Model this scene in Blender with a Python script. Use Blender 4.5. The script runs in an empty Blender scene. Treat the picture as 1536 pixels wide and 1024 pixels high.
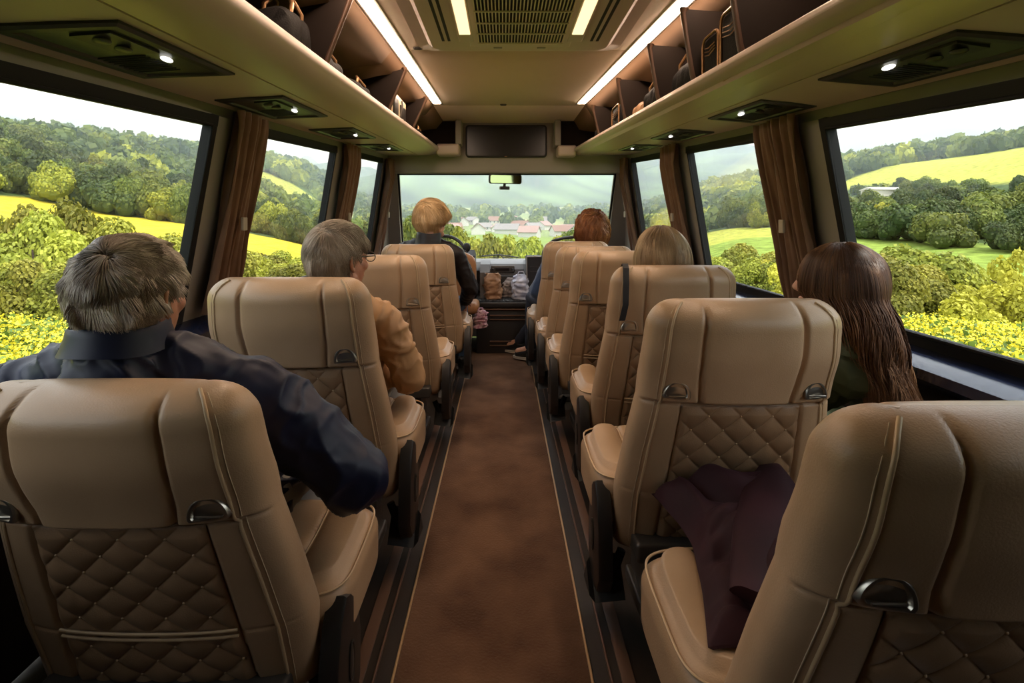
import bpy, math, random
import numpy as np
from mathutils import Vector, Matrix, noise, Quaternion

random.seed(7); RNG = np.random.default_rng(7)
sc = bpy.context.scene
COL = sc.collection
F = 750.0; CU = 755.0; CV = 327.0; CZ = 1.2          # lens in pixels, vanishing point, eye height
def at(u, v, Y):
    return ((u-CU)*Y/F, Y, CZ-(v-CV)*Y/F)
def lerp(a, b, t): return a+(b-a)*t
def sstep(x, a, b):
    t = np.clip((x-a)/(b-a), 0, 1); return t*t*(3-2*t)

# ------------------------------------------------------------------ materials
def nmat(name):
    m = bpy.data.materials.new(name); m.use_nodes = True
    nt = m.node_tree; nt.nodes.clear()
    out = nt.nodes.new('ShaderNodeOutputMaterial')
    return m, nt, out
def principled(name, col, rough=.5, metal=0, spec=.5, noise_scale=0, noise_amt=0, col2=None, bump=0, bump_scale=50,
               sheen=0, coat=0, attr=None, ramp=None, trans=0, detail=4, objrand=0, sss=0):
    m, nt, out = nmat(name)
    b = nt.nodes.new('ShaderNodeBsdfPrincipled'); nt.links.new(b.outputs[0], out.inputs[0])
    b.inputs['Base Color'].default_value = (*col, 1); b.inputs['Roughness'].default_value = rough
    b.inputs['Metallic'].default_value = metal
    b.inputs['Specular IOR Level'].default_value = spec
    if sheen: b.inputs['Sheen Weight'].default_value = sheen
    if coat: b.inputs['Coat Weight'].default_value = coat; b.inputs['Coat Roughness'].default_value = .15
    if sss:
        b.inputs['Subsurface Weight'].default_value = sss; b.inputs['Subsurface Radius'].default_value = (.01, .004, .002)
    tc = nt.nodes.new('ShaderNodeTexCoord')
    csock = None
    if col2:
        n = nt.nodes.new('ShaderNodeTexNoise'); n.inputs['Scale'].default_value = noise_scale; n.inputs['Detail'].default_value = detail
        nt.links.new(tc.outputs['Object'], n.inputs['Vector'])
        r = nt.nodes.new('ShaderNodeMapRange'); r.inputs[1].default_value = .35; r.inputs[2].default_value = .65
        nt.links.new(n.outputs[0], r.inputs[0])
        mx = nt.nodes.new('ShaderNodeMix'); mx.data_type = 'RGBA'
        mx.inputs[6].default_value = (*col, 1); mx.inputs[7].default_value = (*col2, 1)
        nt.links.new(r.outputs[0], mx.inputs[0]); csock = mx.outputs[2]
    if attr:
        a = nt.nodes.new('ShaderNodeAttribute'); a.attribute_name = attr
        if ramp:
            cr = nt.nodes.new('ShaderNodeValToRGB'); el = cr.color_ramp.elements
            while len(el) < len(ramp): el.new(.5)
            for e, (p, c) in zip(el, ramp): e.position = p; e.color = (*c, 1)
            nt.links.new(a.outputs['Fac'], cr.inputs[0]); csock = cr.outputs[0]
        else: csock = a.outputs['Color']
    if objrand and csock is None:
        csock_rgb = nt.nodes.new('ShaderNodeRGB'); csock_rgb.outputs[0].default_value = (*col, 1); csock = csock_rgb.outputs[0]
    if objrand:
        oi = nt.nodes.new('ShaderNodeObjectInfo')
        hs = nt.nodes.new('ShaderNodeHueSaturation')
        r1 = nt.nodes.new('ShaderNodeMapRange'); r1.inputs[3].default_value = .5-objrand*.01; r1.inputs[4].default_value = .5+objrand*.05
        r2 = nt.nodes.new('ShaderNodeMapRange'); r2.inputs[3].default_value = 1-objrand*.45; r2.inputs[4].default_value = 1+objrand*.45
        nt.links.new(oi.outputs['Random'], r1.inputs[0]); nt.links.new(oi.outputs['Random'], r2.inputs[0])
        nt.links.new(r1.outputs[0], hs.inputs['Hue']); nt.links.new(r2.outputs[0], hs.inputs['Value'])
        nt.links.new(csock, hs.inputs['Color']); csock = hs.outputs[0]
    if csock is not None: nt.links.new(csock, b.inputs['Base Color'])
    if bump:
        n = nt.nodes.new('ShaderNodeTexNoise'); n.inputs['Scale'].default_value = bump_scale; n.inputs['Detail'].default_value = 5
        nt.links.new(tc.outputs['Object'], n.inputs['Vector'])
        bp = nt.nodes.new('ShaderNodeBump'); bp.inputs['Strength'].default_value = bump; bp.inputs['Distance'].default_value = .01
        nt.links.new(n.outputs[0], bp.inputs['Height']); nt.links.new(bp.outputs[0], b.inputs['Normal'])
    if trans:
        t = nt.nodes.new('ShaderNodeBsdfTranslucent'); ms = nt.nodes.new('ShaderNodeMixShader'); ms.inputs[0].default_value = trans
        if csock is not None: nt.links.new(csock, t.inputs[0])
        else: t.inputs[0].default_value = (*col, 1)
        nt.links.new(b.outputs[0], ms.inputs[1]); nt.links.new(t.outputs[0], ms.inputs[2]); nt.links.new(ms.outputs[0], out.inputs[0])
    return m
def emit(name, col, s):
    m, nt, out = nmat(name); e = nt.nodes.new('ShaderNodeEmission')
    e.inputs[0].default_value = (*col, 1); e.inputs[1].default_value = s; nt.links.new(e.outputs[0], out.inputs[0]); return m
def glass(name, tint=(.97, .985, .98)):
    m, nt, out = nmat(name)
    t = nt.nodes.new('ShaderNodeBsdfTransparent'); t.inputs[0].default_value = (*tint, 1)
    g = nt.nodes.new('ShaderNodeBsdfGlossy'); g.inputs['Roughness'].default_value = .02
    lw = nt.nodes.new('ShaderNodeLayerWeight'); lw.inputs[0].default_value = .5
    pw = nt.nodes.new('ShaderNodeMath'); pw.operation = 'POWER'; pw.inputs[1].default_value = 4.0; nt.links.new(lw.outputs['Facing'], pw.inputs[0])
    f = nt.nodes.new('ShaderNodeMath'); f.operation = 'MULTIPLY_ADD'; f.inputs[1].default_value = .45; f.inputs[2].default_value = .025; nt.links.new(pw.outputs[0], f.inputs[0])
    ms = nt.nodes.new('ShaderNodeMixShader')
    nt.links.new(f.outputs[0], ms.inputs[0]); nt.links.new(t.outputs[0], ms.inputs[1]); nt.links.new(g.outputs[0], ms.inputs[2])
    nt.links.new(ms.outputs[0], out.inputs[0]); return m

M = {}
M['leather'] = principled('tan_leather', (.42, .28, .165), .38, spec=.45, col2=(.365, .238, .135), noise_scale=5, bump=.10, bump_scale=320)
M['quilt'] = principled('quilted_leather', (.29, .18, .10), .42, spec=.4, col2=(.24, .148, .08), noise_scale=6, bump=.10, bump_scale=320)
M['welt'] = principled('welt_leather', (.46, .32, .18), .42)
M['tanleather'] = principled('orange_tan_leather', (.36, .17, .07), .45)
M['stitch'] = principled('stitch_thread', (.50, .38, .24), .6)
M['plastic'] = principled('black_plastic', (.016, .014, .013), .42)
M['rubber'] = principled('black_rubber', (.010, .010, .010), .6)
M['chrome'] = principled('dark_chrome', (.42, .39, .34), .30, metal=1)
M['steel'] = principled('dull_steel', (.10, .09, .08), .45, metal=.7)
M['carpet'] = principled('brown_carpet', (.155, .085, .050), .95, spec=.1, col2=(.075, .038, .022), noise_scale=4.5, bump=.5, bump_scale=130, sheen=.1, detail=12)
M['sidefloor'] = principled('dark_rubber_floor', (.030, .019, .013), .5, col2=(.02, .013, .009), noise_scale=9)
M['trimline'] = principled('brass_floor_trim', (.55, .36, .19), .35, metal=.5)
M['trimdull'] = principled('brown_floor_trim', (.13, .07, .045), .45)
M['fascia'] = principled('beige_rack_plastic', (.50, .39, .33), .42, spec=.5, bump=.03, bump_scale=400)
M['ceil'] = principled('warm_grey_headliner', (.62, .50, .385), .8, spec=.2, bump=.12, bump_scale=500)
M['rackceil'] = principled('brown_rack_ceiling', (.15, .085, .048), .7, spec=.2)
M['unit'] = principled('beige_vent_plastic', (.52, .41, .34), .5)
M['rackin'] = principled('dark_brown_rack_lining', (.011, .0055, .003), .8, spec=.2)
M['rackdiv'] = principled('brown_rack_divider', (.060, .028, .014), .4)
M['greytrim'] = principled('grey_trim', (.27, .235, .20), .55)
M['pillar'] = principled('taupe_pillar', (.25, .225, .195), .6)
M['blackframe'] = principled('black_window_frame', (.008, .008, .009), .6, spec=.2)
M['navy'] = principled('navy_gloss_ledge', (.012, .018, .045), .16, coat=.5)
M['lower'] = principled('dark_lower_wall', (.035, .028, .026), .7)
M['glass'] = glass('window_glass')
M['curtain'] = principled('brown_curtain_cloth', (.20, .105, .055), .75, sheen=.3, col2=(.16, .08, .042), noise_scale=12, trans=.12)
M['strip'] = emit('warm_strip_light', (1.0, .73, .53), 22)
M['bar'] = emit('warm_bar_light', (1.0, .70, .34), 1.15)
M['spot'] = emit('reading_lamp_lens', (1.0, .97, .88), 1.4)
M['panel'] = principled('olive_dark_panel', (.045, .045, .028), .35, bump=.05, bump_scale=300)
M['panelrim'] = principled('dark_panel_rim', (.022, .021, .017), .4)
M['screen'] = principled('dark_screen', (.006, .004, .004), .28)
M['dash'] = principled('grey_dashboard', (.14, .14, .145), .5, bump=.05, bump_scale=300)
M['dashdark'] = principled('dark_dashboard', (.025, .024, .025), .5)
M['skin'] = principled('skin', (.42, .195, .12), .5, col2=(.36, .155, .092), noise_scale=30, sss=.12, bump=.05, bump_scale=200)
M['skinpale'] = principled('pale_skin', (.60, .33, .23), .5, col2=(.56, .29, .20), noise_scale=30, sss=.12)
M['eye'] = principled('eye_white', (.75, .72, .68), .2)
M['navycloth'] = principled('navy_jacket_cloth', (.007, .011, .034), .5, spec=.35, col2=(.005, .008, .025), noise_scale=4)
M['tancloth'] = principled('tan_jacket_cloth', (.44, .25, .11), .55, col2=(.38, .21, .09), noise_scale=5)
M['blackcloth'] = principled('black_jacket_cloth', (.012, .009, .009), .5, spec=.35)
M['bluecloth'] = principled('blue_sweater_knit', (.018, .045, .11), .85, sheen=.3, bump=.4, bump_scale=300)
M['greencloth'] = principled('dark_green_jacket_cloth', (.034, .050, .020), .55, col2=(.044, .062, .026), noise_scale=6)
M['creamcloth'] = principled('cream_knit', (.42, .36, .28), .8)
M['jeans'] = principled('dark_denim', (.020, .025, .042), .85, bump=.3, bump_scale=400)
M['denim'] = principled('blue_denim', (.05, .10, .19), .85, bump=.3, bump_scale=400)
M['greytrouser'] = principled('light_grey_trousers', (.36, .35, .33), .8)
M['darktrouser'] = principled('dark_trousers', (.02, .018, .02), .8)
M['shoe'] = principled('black_shoe', (.012, .012, .013), .5)
M['sole'] = principled('pale_shoe_sole', (.5, .46, .42), .6)
M['burgundy'] = principled('burgundy_jacket_cloth', (.034, .010, .014), .7, spec=.2, col2=(.022, .007, .010), noise_scale=10)
M['paper'] = principled('brown_paper_bag', (.36, .20, .10), .6, col2=(.24, .12, .06), noise_scale=18, bump=.3, bump_scale=25)
M['whitebag'] = principled('white_plastic_bag', (.60, .60, .66), .35, col2=(.30, .33, .45), noise_scale=16, bump=.3, bump_scale=25)
M['greybag'] = principled('grey_striped_cloth', (.40, .36, .34), .7, col2=(.16, .13, .13), noise_scale=30)
M['floral'] = principled('purple_floral_cloth', (.30, .10, .18), .7, col2=(.55, .42, .45), noise_scale=40)
M['quiltblack'] = principled('black_quilted_cover', (.018, .016, .016), .5)
M['bag'] = principled('black_luggage_fabric', (.008, .006, .0055), .75, spec=.2, bump=.3, bump_scale=200)
M['bronze'] = principled('bronze_luggage_rim', (.30, .16, .075), .35, metal=.6)
M['whitecase'] = principled('cream_case', (.62, .50, .34), .4)
M['strap'] = principled('black_webbing', (.008, .008, .009), .8)
M['mirror'] = principled('mirror_glass', (.30, .36, .16), .05, metal=1)  # yellow-green colour paints the reflected fields into the glass
M['grille'] = principled('pale_grille_wire', (.62, .52, .38), .45)
M['ventdark'] = principled('dark_vent_inside', (.018, .014, .010), .8)
M['ramp'] = None

# ------------------------------------------------------------------ mesh helpers
class MB:
    def __init__(s): s.v = []; s.f = []; s.m = []; s.mi = 0
    def add(s, vs, fs):
        o = len(s.v); s.v += [tuple(map(float, p)) for p in vs]; s.f += [tuple(i+o for i in f) for f in fs]; s.m += [s.mi]*len(fs); return s
    def hexa(s, p):       # 8 corners: 0-3 bottom ring ccw, 4-7 top ring
        return s.add(p, [(3, 2, 1, 0), (4, 5, 6, 7), (0, 1, 5, 4), (1, 2, 6, 5), (2, 3, 7, 6), (3, 0, 4, 7)])
    def box(s, x0, x1, y0, y1, z0, z1, bev=0):
        if bev <= 0:
            return s.hexa([(x0, y0, z0), (x1, y0, z0), (x1, y1, z0), (x0, y1, z0), (x0, y0, z1), (x1, y0, z1), (x1, y1, z1), (x0, y1, z1)])
        b = min(bev, (x1-x0)/2.01, (y1-y0)/2.01, (z1-z0)/2.01)
        rings = []; n = 4
        def ring(ins, z):
            r = []
            for cx, cy, a0 in ((x1-b, y1-b, 0), (x0+b, y1-b, 90), (x0+b, y0+b, 180), (x1-b, y0+b, 270)):
                for k in range(n+1):
                    a = math.radians(a0+90*k/n); rr = b-ins
                    r.append((cx+rr*math.cos(a), cy+rr*math.sin(a), z))
            return r
        for k in range(n+1):
            a = math.pi/2*k/n; rings.append(ring(b*(1-math.sin(a)), z0+b*(1-math.cos(a))))
        for k in range(n+1):
            a = math.pi/2*k/n; rings.append(ring(b*(1-math.cos(a)), z1-b*(1-math.sin(a))))
        return s.rings(rings, cap=True)
    def rings(s, rings, cap=True, closed=True):
        n = len(rings[0]); vs = [p for r in rings for p in r]; fs = []
        for i in range(len(rings)-1):
            for j in range(n if closed else n-1):
                a = i*n+j; b = i*n+(j+1) % n
                fs.append((a, b, b+n, a+n))
        if cap:
            fs.append(tuple(range(n))[::-1]); fs.append(tuple((len(rings)-1)*n+j for j in range(n)))
        return s.add(vs, fs)
    def tube(s, pts, r, n=8, cap=True, closed=False):
        pts = [Vector(p) for p in pts]; N = len(pts)
        rr = r if hasattr(r, '__len__') else [r]*N
        rings = []; up = None
        for i, p in enumerate(pts):
            if closed: t = (pts[(i+1) % N]-pts[i-1])
            else: t = pts[min(i+1, N-1)]-pts[max(i-1, 0)]
            t.normalize()
            if up is None:
                up = Vector((0, 0, 1)) if abs(t.z) < .9 else Vector((1, 0, 0))
            x = up-t*up.dot(t)
            if x.length < 1e-6: x = t.orthogonal()
            x.normalize(); up = x; y = t.cross(x)
            rings.append([p+(x*math.cos(2*math.pi*k/n)+y*math.sin(2*math.pi*k/n))*rr[i] for k in range(n)])
        if closed:
            rings.append(rings[0]); return s.rings(rings, cap=False)
        return s.rings(rings, cap=cap)
    def capsule(s, a, b, ra, rb, n=16, m=6):
        a = Vector(a); b = Vector(b); t = b-a; L = t.length
        if L < 1e-6: t = Vector((0, 0, 1))
        t.normalize(); x = t.orthogonal().normalized(); y = t.cross(x)
        rings = []
        for k in range(1, m+1):
            th = math.pi/2*k/m; rings.append((a-t*ra*math.cos(th), ra*math.sin(th)))
        for k in range(0, m):
            th = math.pi/2*k/m; rings.append((b+t*rb*math.sin(th), rb*math.cos(th)))
        R = [[c+(x*math.cos(2*math.pi*j/n)+y*math.sin(2*math.pi*j/n))*r for j in range(n)] for c, r in rings]
        return s.rings(R, cap=True)
    def ell(s, c, r, rot=None, n=20, m=12):
        c = Vector(c); rings = []
        for i in range(1, m):
            th = math.pi*i/m
            ring = []
            for j in range(n):
                ph = 2*math.pi*j/n
                p = Vector((r[0]*math.sin(th)*math.cos(ph), r[1]*math.sin(th)*math.sin(ph), -r[2]*math.cos(th)))
                if rot is not None: p = rot @ p
                ring.append(c+p)
            rings.append(ring)
        return s.rings(rings, cap=True)
    def grid(s, P):       # P[i][j] points
        ni = len(P); nj = len(P[0]); vs = [p for r in P for p in r]
        return s.add(vs, [(i*nj+j, i*nj+j+1, (i+1)*nj+j+1, (i+1)*nj+j) for i in range(ni-1) for j in range(nj-1)])
    def prism(s, poly, axis, a, b):   # poly in the other two coords
        def P(q, t):
            return {'x': (t, q[0], q[1]), 'y': (q[0], t, q[1]), 'z': (q[0], q[1], t)}[axis]
        n = len(poly)
        return s.add([P(q, a) for q in poly]+[P(q, b) for q in poly],
                     [tuple(range(n)), tuple(range(2*n-1, n-1, -1))]+[(i, i+n, (i+1) % n+n, (i+1) % n) for i in range(n)])
    def mesh(s, name, mats, smooth=True, angle=40):
        me = bpy.data.meshes.new(name); me.from_pydata(s.v, [], s.f)
        mats = mats if isinstance(mats, (list, tuple)) else [mats]
        for m in mats: me.materials.append(m)
        if len(mats) > 1: me.polygons.foreach_set('material_index', s.m)
        me.update()
        import bmesh
        bm = bmesh.new(); bm.from_mesh(me); bmesh.ops.recalc_face_normals(bm, faces=bm.faces); bm.to_mesh(me); bm.free()
        if smooth:
            me.shade_smooth()
            if angle: me.set_sharp_from_angle(angle=math.radians(angle))
        return me
    def build(s, name, mats, parent=None, smooth=True, angle=40):
        return link(name, s.mesh(name, mats, smooth, angle), parent)
def link(name, me, parent=None):
    o = bpy.data.objects.new(name, me); COL.objects.link(o)
    if parent is not None: o.parent = parent
    return o
def npmesh(name, V, Q, mat, attrs=None, smooth=False):
    V = np.asarray(V, dtype=np.float32); Q = np.asarray(Q, dtype=np.int32)
    me = bpy.data.meshes.new(name); k = Q.shape[1]
    me.vertices.add(len(V)); me.vertices.foreach_set('co', V.ravel())
    me.loops.add(Q.size); me.loops.foreach_set('vertex_index', Q.ravel())
    me.polygons.add(len(Q)); me.polygons.foreach_set('loop_start', np.arange(0, Q.size, k, dtype=np.int32))
    me.polygons.foreach_set('loop_total', np.full(len(Q), k, dtype=np.int32))
    me.polygons.foreach_set('use_smooth', np.full(len(Q), smooth, dtype=bool))
    me.update(calc_edges=True); me.validate()
    me.materials.append(mat)
    for n, a in (attrs or {}).items():
        a = np.asarray(a, dtype=np.float32)
        if a.ndim == 1:
            at_ = me.attributes.new(n, 'FLOAT', 'POINT'); at_.data.foreach_set('value', a)
        else:
            at_ = me.attributes.new(n, 'FLOAT_COLOR', 'POINT'); at_.data.foreach_set('color', np.c_[a, np.ones(len(a))].astype(np.float32).ravel())
    return me
def tag(o, label=None, cat=None, group=None, kind=None):
    if label: o['label'] = label
    if cat: o['category'] = cat
    if group: o['group'] = group
    if kind: o['kind'] = kind
    return o
def thing(name, label, cat, loc=(0, 0, 0), rz=0, group=None):
    o = bpy.data.objects.new(name, None); o.empty_display_size = .1; COL.objects.link(o)
    o.location = loc; o.rotation_euler = (0, 0, rz); return tag(o, label, cat, group)
def struct(o): o['kind'] = 'structure'; return o
def kids(o): return [c for c in ALLKIDS.get(o.name, [])]
def copy_tree(o, parent=None, depth=0):
    c = o.copy(); COL.objects.link(c)
    if parent is not None: c.parent = parent
    for ch in list(o.children): copy_tree(ch, c, depth+1)
    return c
def rebase(o, base):        # meshes built in world coordinates under a located Empty
    for ch in o.children:
        if ch.type == 'MESH': ch.matrix_parent_inverse = Matrix.Translation(base).inverted()
# ------------------------------------------------------------------ bus shell
YB, YF = -1.5, 5.1
def XL(z): return -(1.0+max(0, 1.55-z)*.18)
def XR(z): return 1.07+max(0, 1.53-z)*.18
def AL(y): return 1.493+.057*y
def AR(y): return 1.457+.066*y
SILL = .83
WIN = {'left': [(.05, 1.75), (2.04, 3.0), (3.32, 4.14)], 'right': [(.05, 1.69), (2.0, 2.92), (3.25, 4.18)]}  # first windows cut short, leaving an unseen solid wall that darkens near seats
def slab(mb, side, y0, y1, z0a, z0b, z1a, z1b, th=.022, inset=0):
    X = XL if side == 'left' else XR; s = -1 if side == 'left' else 1
    i = -s*inset
    mb.hexa([(X(z0a)+i, y0, z0a), (X(z0b)+i, y1, z0b), (X(z0b)+s*th, y1, z0b), (X(z0a)+s*th, y0, z0a),
             (X(z1a)+i, y0, z1a), (X(z1b)+i, y1, z1b), (X(z1b)+s*th, y1, z1b), (X(z1a)+s*th, y0, z1a)])
wi = 0
for side in ('left', 'right'):
    A = AL if side == 'left' else AR; X = XL if side == 'left' else XR; s = -1 if side == 'left' else 1
    top = lambda y: A(y)-.035
    mb = MB()
    slab(mb, side, YB, YF, 0, 0, SILL, SILL)                        # below the sill
    ys = [YB]+[v for w in WIN[side] for v in w]+[4.42]
    for k in range(0, len(ys), 2):
        slab(mb, side, ys[k], ys[k+1], SILL, SILL, top(ys[k]), top(ys[k+1]))
    slab(mb, side, YB, 4.42, top(YB), top(4.42), 2.06, 2.06)
    struct(mb.build('wall_'+side, [M['pillar']]))
    lb = MB(); slab(lb, side, YB, YF, .0, .0, SILL-.07, SILL-.07, th=-.002, inset=.008)
    struct(lb.build('trim_1' if side == 'left' else 'trim_2', M['lower']))
    # glossy navy ledge
    e = MB(); xs = X(SILL)
    prof = [(xs, SILL-.10), (xs-s*.05, SILL-.09), (xs-s*.095, SILL-.055), (xs-s*.09, SILL-.03), (xs-s*.055, SILL-.012), (xs, SILL+.004)]
    e.prism(prof, 'y', YB, 4.6)
    struct(e.build('trim_3' if side == 'left' else 'trim_4', M['navy']))
    for k, (y0, y1) in enumerate(WIN[side]):
        wi += 1
        w = bpy.data.objects.new('window_%d' % wi, None); COL.objects.link(w); struct(w)
        f = MB(); t = .038
        for (a, b, c, d, e2, g) in ((y0, y1, SILL, SILL, SILL+t, SILL+t), (y0, y1, top(y0)-t, top(y1)-t, top(y0), top(y1))):
            slab(f, side, a, b, c, d, e2, g, th=.024, inset=.006)
        slab(f, side, y0, y0+t, SILL, SILL, top(y0), top(y0), th=.024, inset=.006)
        slab(f, side, y1-t, y1, SILL, SILL, top(y1), top(y1), th=.024, inset=.006)
        # thin rubber seal standing proud of the frame
        def q(y, z): return (X(z)-s*.008, y, z)
        f.tube([q(y0+t, SILL+t), q(y1-t, SILL+t), q(y1-t, top(y1)-t), q(y0+t, top(y0)-t)], .006, 6, closed=True)
        f.build('window_frame', M['blackframe'], w, smooth=False)
        p = MB(); slab(p, side, y0+.01, y1-.01, SILL+.01, SILL+.01, top(y0)-.01, top(y1)-.01, th=.014, inset=-.006)
        p.build('window_pane', M['glass'], w, smooth=False)
# rear wall, closes the coach behind the viewer
mb = MB(); mb.box(-1.33, 1.40, YB-.06, YB, 0, 2.06); struct(mb.build('wall_back', M['greytrim'], smooth=False))

# floor
mb = MB(); mb.box(-1.33, 1.40, YB-.06, YF, -.06, -.012); struct(mb.build('floor', M['sidefloor'], smooth=False))
XA, XB_ = -.284, .227
mb = MB(); mb.box(XA, XB_, YB, 4.62, -.012, 0); c = mb.build('aisle_carpet', M['carpet'], smooth=False)
tag(c, 'brown aisle carpet running down the middle of the coach', 'carpet')
n = 4
for s, x in ((-1, XA), (1, XB_)):
    for dx, m, w, h in ((.004, 'trimline', .007, .004), (.055, 'trimdull', .006, .0), (.10, 'trimdull', .035, -.004)):
        n += 1; mb = MB(); xx = x+s*dx; mb.box(xx-w/2, xx+w/2, YB, 4.4, -.012, h, bev=.0015)
        struct(mb.build('trim_%d' % n, M[m]))

# ceiling: flat centre, curving down to the walls, hip panel to the front bulkhead
cz = 2.02
mb = MB(); rows = []
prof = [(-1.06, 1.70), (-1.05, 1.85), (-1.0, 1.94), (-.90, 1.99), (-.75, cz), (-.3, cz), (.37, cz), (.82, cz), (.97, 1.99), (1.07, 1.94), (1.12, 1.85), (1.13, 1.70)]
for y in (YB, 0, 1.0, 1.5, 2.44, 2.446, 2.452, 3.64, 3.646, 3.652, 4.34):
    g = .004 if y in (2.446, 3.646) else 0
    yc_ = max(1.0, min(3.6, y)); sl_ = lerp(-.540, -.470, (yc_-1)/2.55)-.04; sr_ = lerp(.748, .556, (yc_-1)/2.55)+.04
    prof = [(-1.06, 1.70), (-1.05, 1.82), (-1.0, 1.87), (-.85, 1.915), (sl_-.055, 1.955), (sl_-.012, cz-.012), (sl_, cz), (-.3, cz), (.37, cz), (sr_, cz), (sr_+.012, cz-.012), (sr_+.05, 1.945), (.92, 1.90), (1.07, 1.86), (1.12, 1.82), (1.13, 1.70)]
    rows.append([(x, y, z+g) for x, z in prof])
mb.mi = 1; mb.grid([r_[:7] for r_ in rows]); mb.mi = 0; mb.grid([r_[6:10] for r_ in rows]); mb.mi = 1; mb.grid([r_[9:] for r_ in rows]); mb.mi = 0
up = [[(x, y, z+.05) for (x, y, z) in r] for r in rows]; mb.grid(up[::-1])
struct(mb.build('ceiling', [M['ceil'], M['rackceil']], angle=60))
# ceiling buttons and small clip
for x, y in ((-.41, 2.40), (.51, 2.38), (0.0, 3.60)):
    mb = MB(); mb.capsule((x-.014, y, cz-.003), (x+.014, y, cz-.003), .010, .010, 12, 4)
    o = mb.build('ceiling_clip', M['steel'])
    tag(o, {-.41: 'small oval clip in the ceiling, left of the air vent unit', .51: 'small oval clip in the ceiling, right of the air vent unit', 0.0: 'small clip in the middle of the ceiling near the screen'}[x], 'clip')

# light strips
def strip(x0, x1, y0, y1, w, label):
    t = thing('light_strip', label, 'ceiling light', (0, 0, 0))
    z = cz
    mb = MB(); mb.hexa([(x0-w/2, y0, z-.009), (x0+w/2, y0, z-.009), (x1+w/2, y1, z-.009), (x1-w/2, y1, z-.009),
                        (x0-w/2, y0, z), (x0+w/2, y0, z), (x1+w/2, y1, z), (x1-w/2, y1, z)])
    mb.build('diffuser', M['strip'], t, smooth=False)
    fr = MB()
    for d0, d1 in ((-w/2-.012, -w/2), (w/2, w/2+.012)):
        fr.hexa([(x0+d0, y0, z-.004), (x0+d1, y0, z-.004), (x1+d1, y1+.05, z-.004), (x1+d0, y1+.05, z-.004),
                 (x0+d0, y0, z+.001), (x0+d1, y0, z+.001), (x1+d1, y1+.05, z+.001), (x1+d0, y1+.05, z+.001)])
    fr.build('frame', M['greytrim'], t, smooth=False)
strip(-.540, -.470, 1.0, 3.55, .05, 'long warm strip light on the left of the ceiling')
strip(.748, .556, 1.0, 3.55, .05, 'long warm strip light on the right of the ceiling')

# ceiling air unit
t = thing('air_vent_unit', 'beige ceiling air vent unit with wire grille between two warm light bars', 'air vent', (.075, 0, cz))
cx = .075
def rrect(x0, x1, y0, y1, r, n=6):
    P = []
    for px, py, a0 in ((x1-r, y1-r, 0), (x0+r, y1-r, 90), (x0+r, y0+r, 180), (x1-r, y0+r, 270)):
        for k in range(n+1):
            a = math.radians(a0+90*k/n); P.append((px+r*math.cos(a), py+r*math.sin(a)))
    return P
mb = MB()
r0 = rrect(-.40, .55, 1.0, 2.42, .08); r1 = rrect(-.345, .495, 1.05, 2.36, .06); r2 = rrect(-.325, .475, 1.07, 2.34, .05)
mb.rings([[(x, y, cz) for x, y in r0], [(x, y, cz-.012) for x, y in r0], [(x, y, cz-.018) for x, y in r1], [(x, y, cz-.034) for x, y in r2]], cap=True)
mb.build('housing', M['unit'], t, angle=30)
mb = MB(); mb.box(cx-.225, cx+.225, 1.1, 2.27, cz-.044, cz-.033, bev=.004); mb.build('centre_panel', M['unit'], t)
mb = MB(); mb.box(cx-.185, cx+.185, 1.12, 2.20, cz-.0475, cz-.040); mb.build('vent_opening', M['ventdark'], t, smooth=False)
mb = MB()
for k in range(29):
    x = cx-.182+.364*k/28; mb.box(x-.0022, x+.0022, 1.12, 2.20, cz-.054, cz-.048)
for k in range(10):
    y = 1.18+k*.112; mb.box(cx-.185, cx+.185, y-.003, y+.003, cz-.058, cz-.053)
mb.build('grille', M['grille'], t, smooth=False)
for s in (-1, 1):
    mb = MB(); mb.box(cx+s*.237-.0325, cx+s*.237+.0325, 1.1, 2.20, cz-.046, cz-.033, bev=.004); f = mb.build('light_frame', M['unit'], t)
    mb = MB(); mb.box(cx+s*.237-.023, cx+s*.237+.023, 1.12, 2.10, cz-.050, cz-.044); mb.build('light_bar', M['bar'], t, smooth=False)
    for q in (0, 1):
        mb = MB(); xx = cx+s*(.315+q*.026); mb.box(xx-.006, xx+.006, 1.15, 2.22, cz-.0355, cz-.030); mb.build('slot', M['ventdark'], t, smooth=False)
    mb = MB(); mb.box(cx+s*.10-.02, cx+s*.10+.02, 2.30, 2.315, cz-.037, cz-.03, bev=.002); mb.build('catch', M['greytrim'], t)
rebase(t, (.075, 0, cz))

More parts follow.
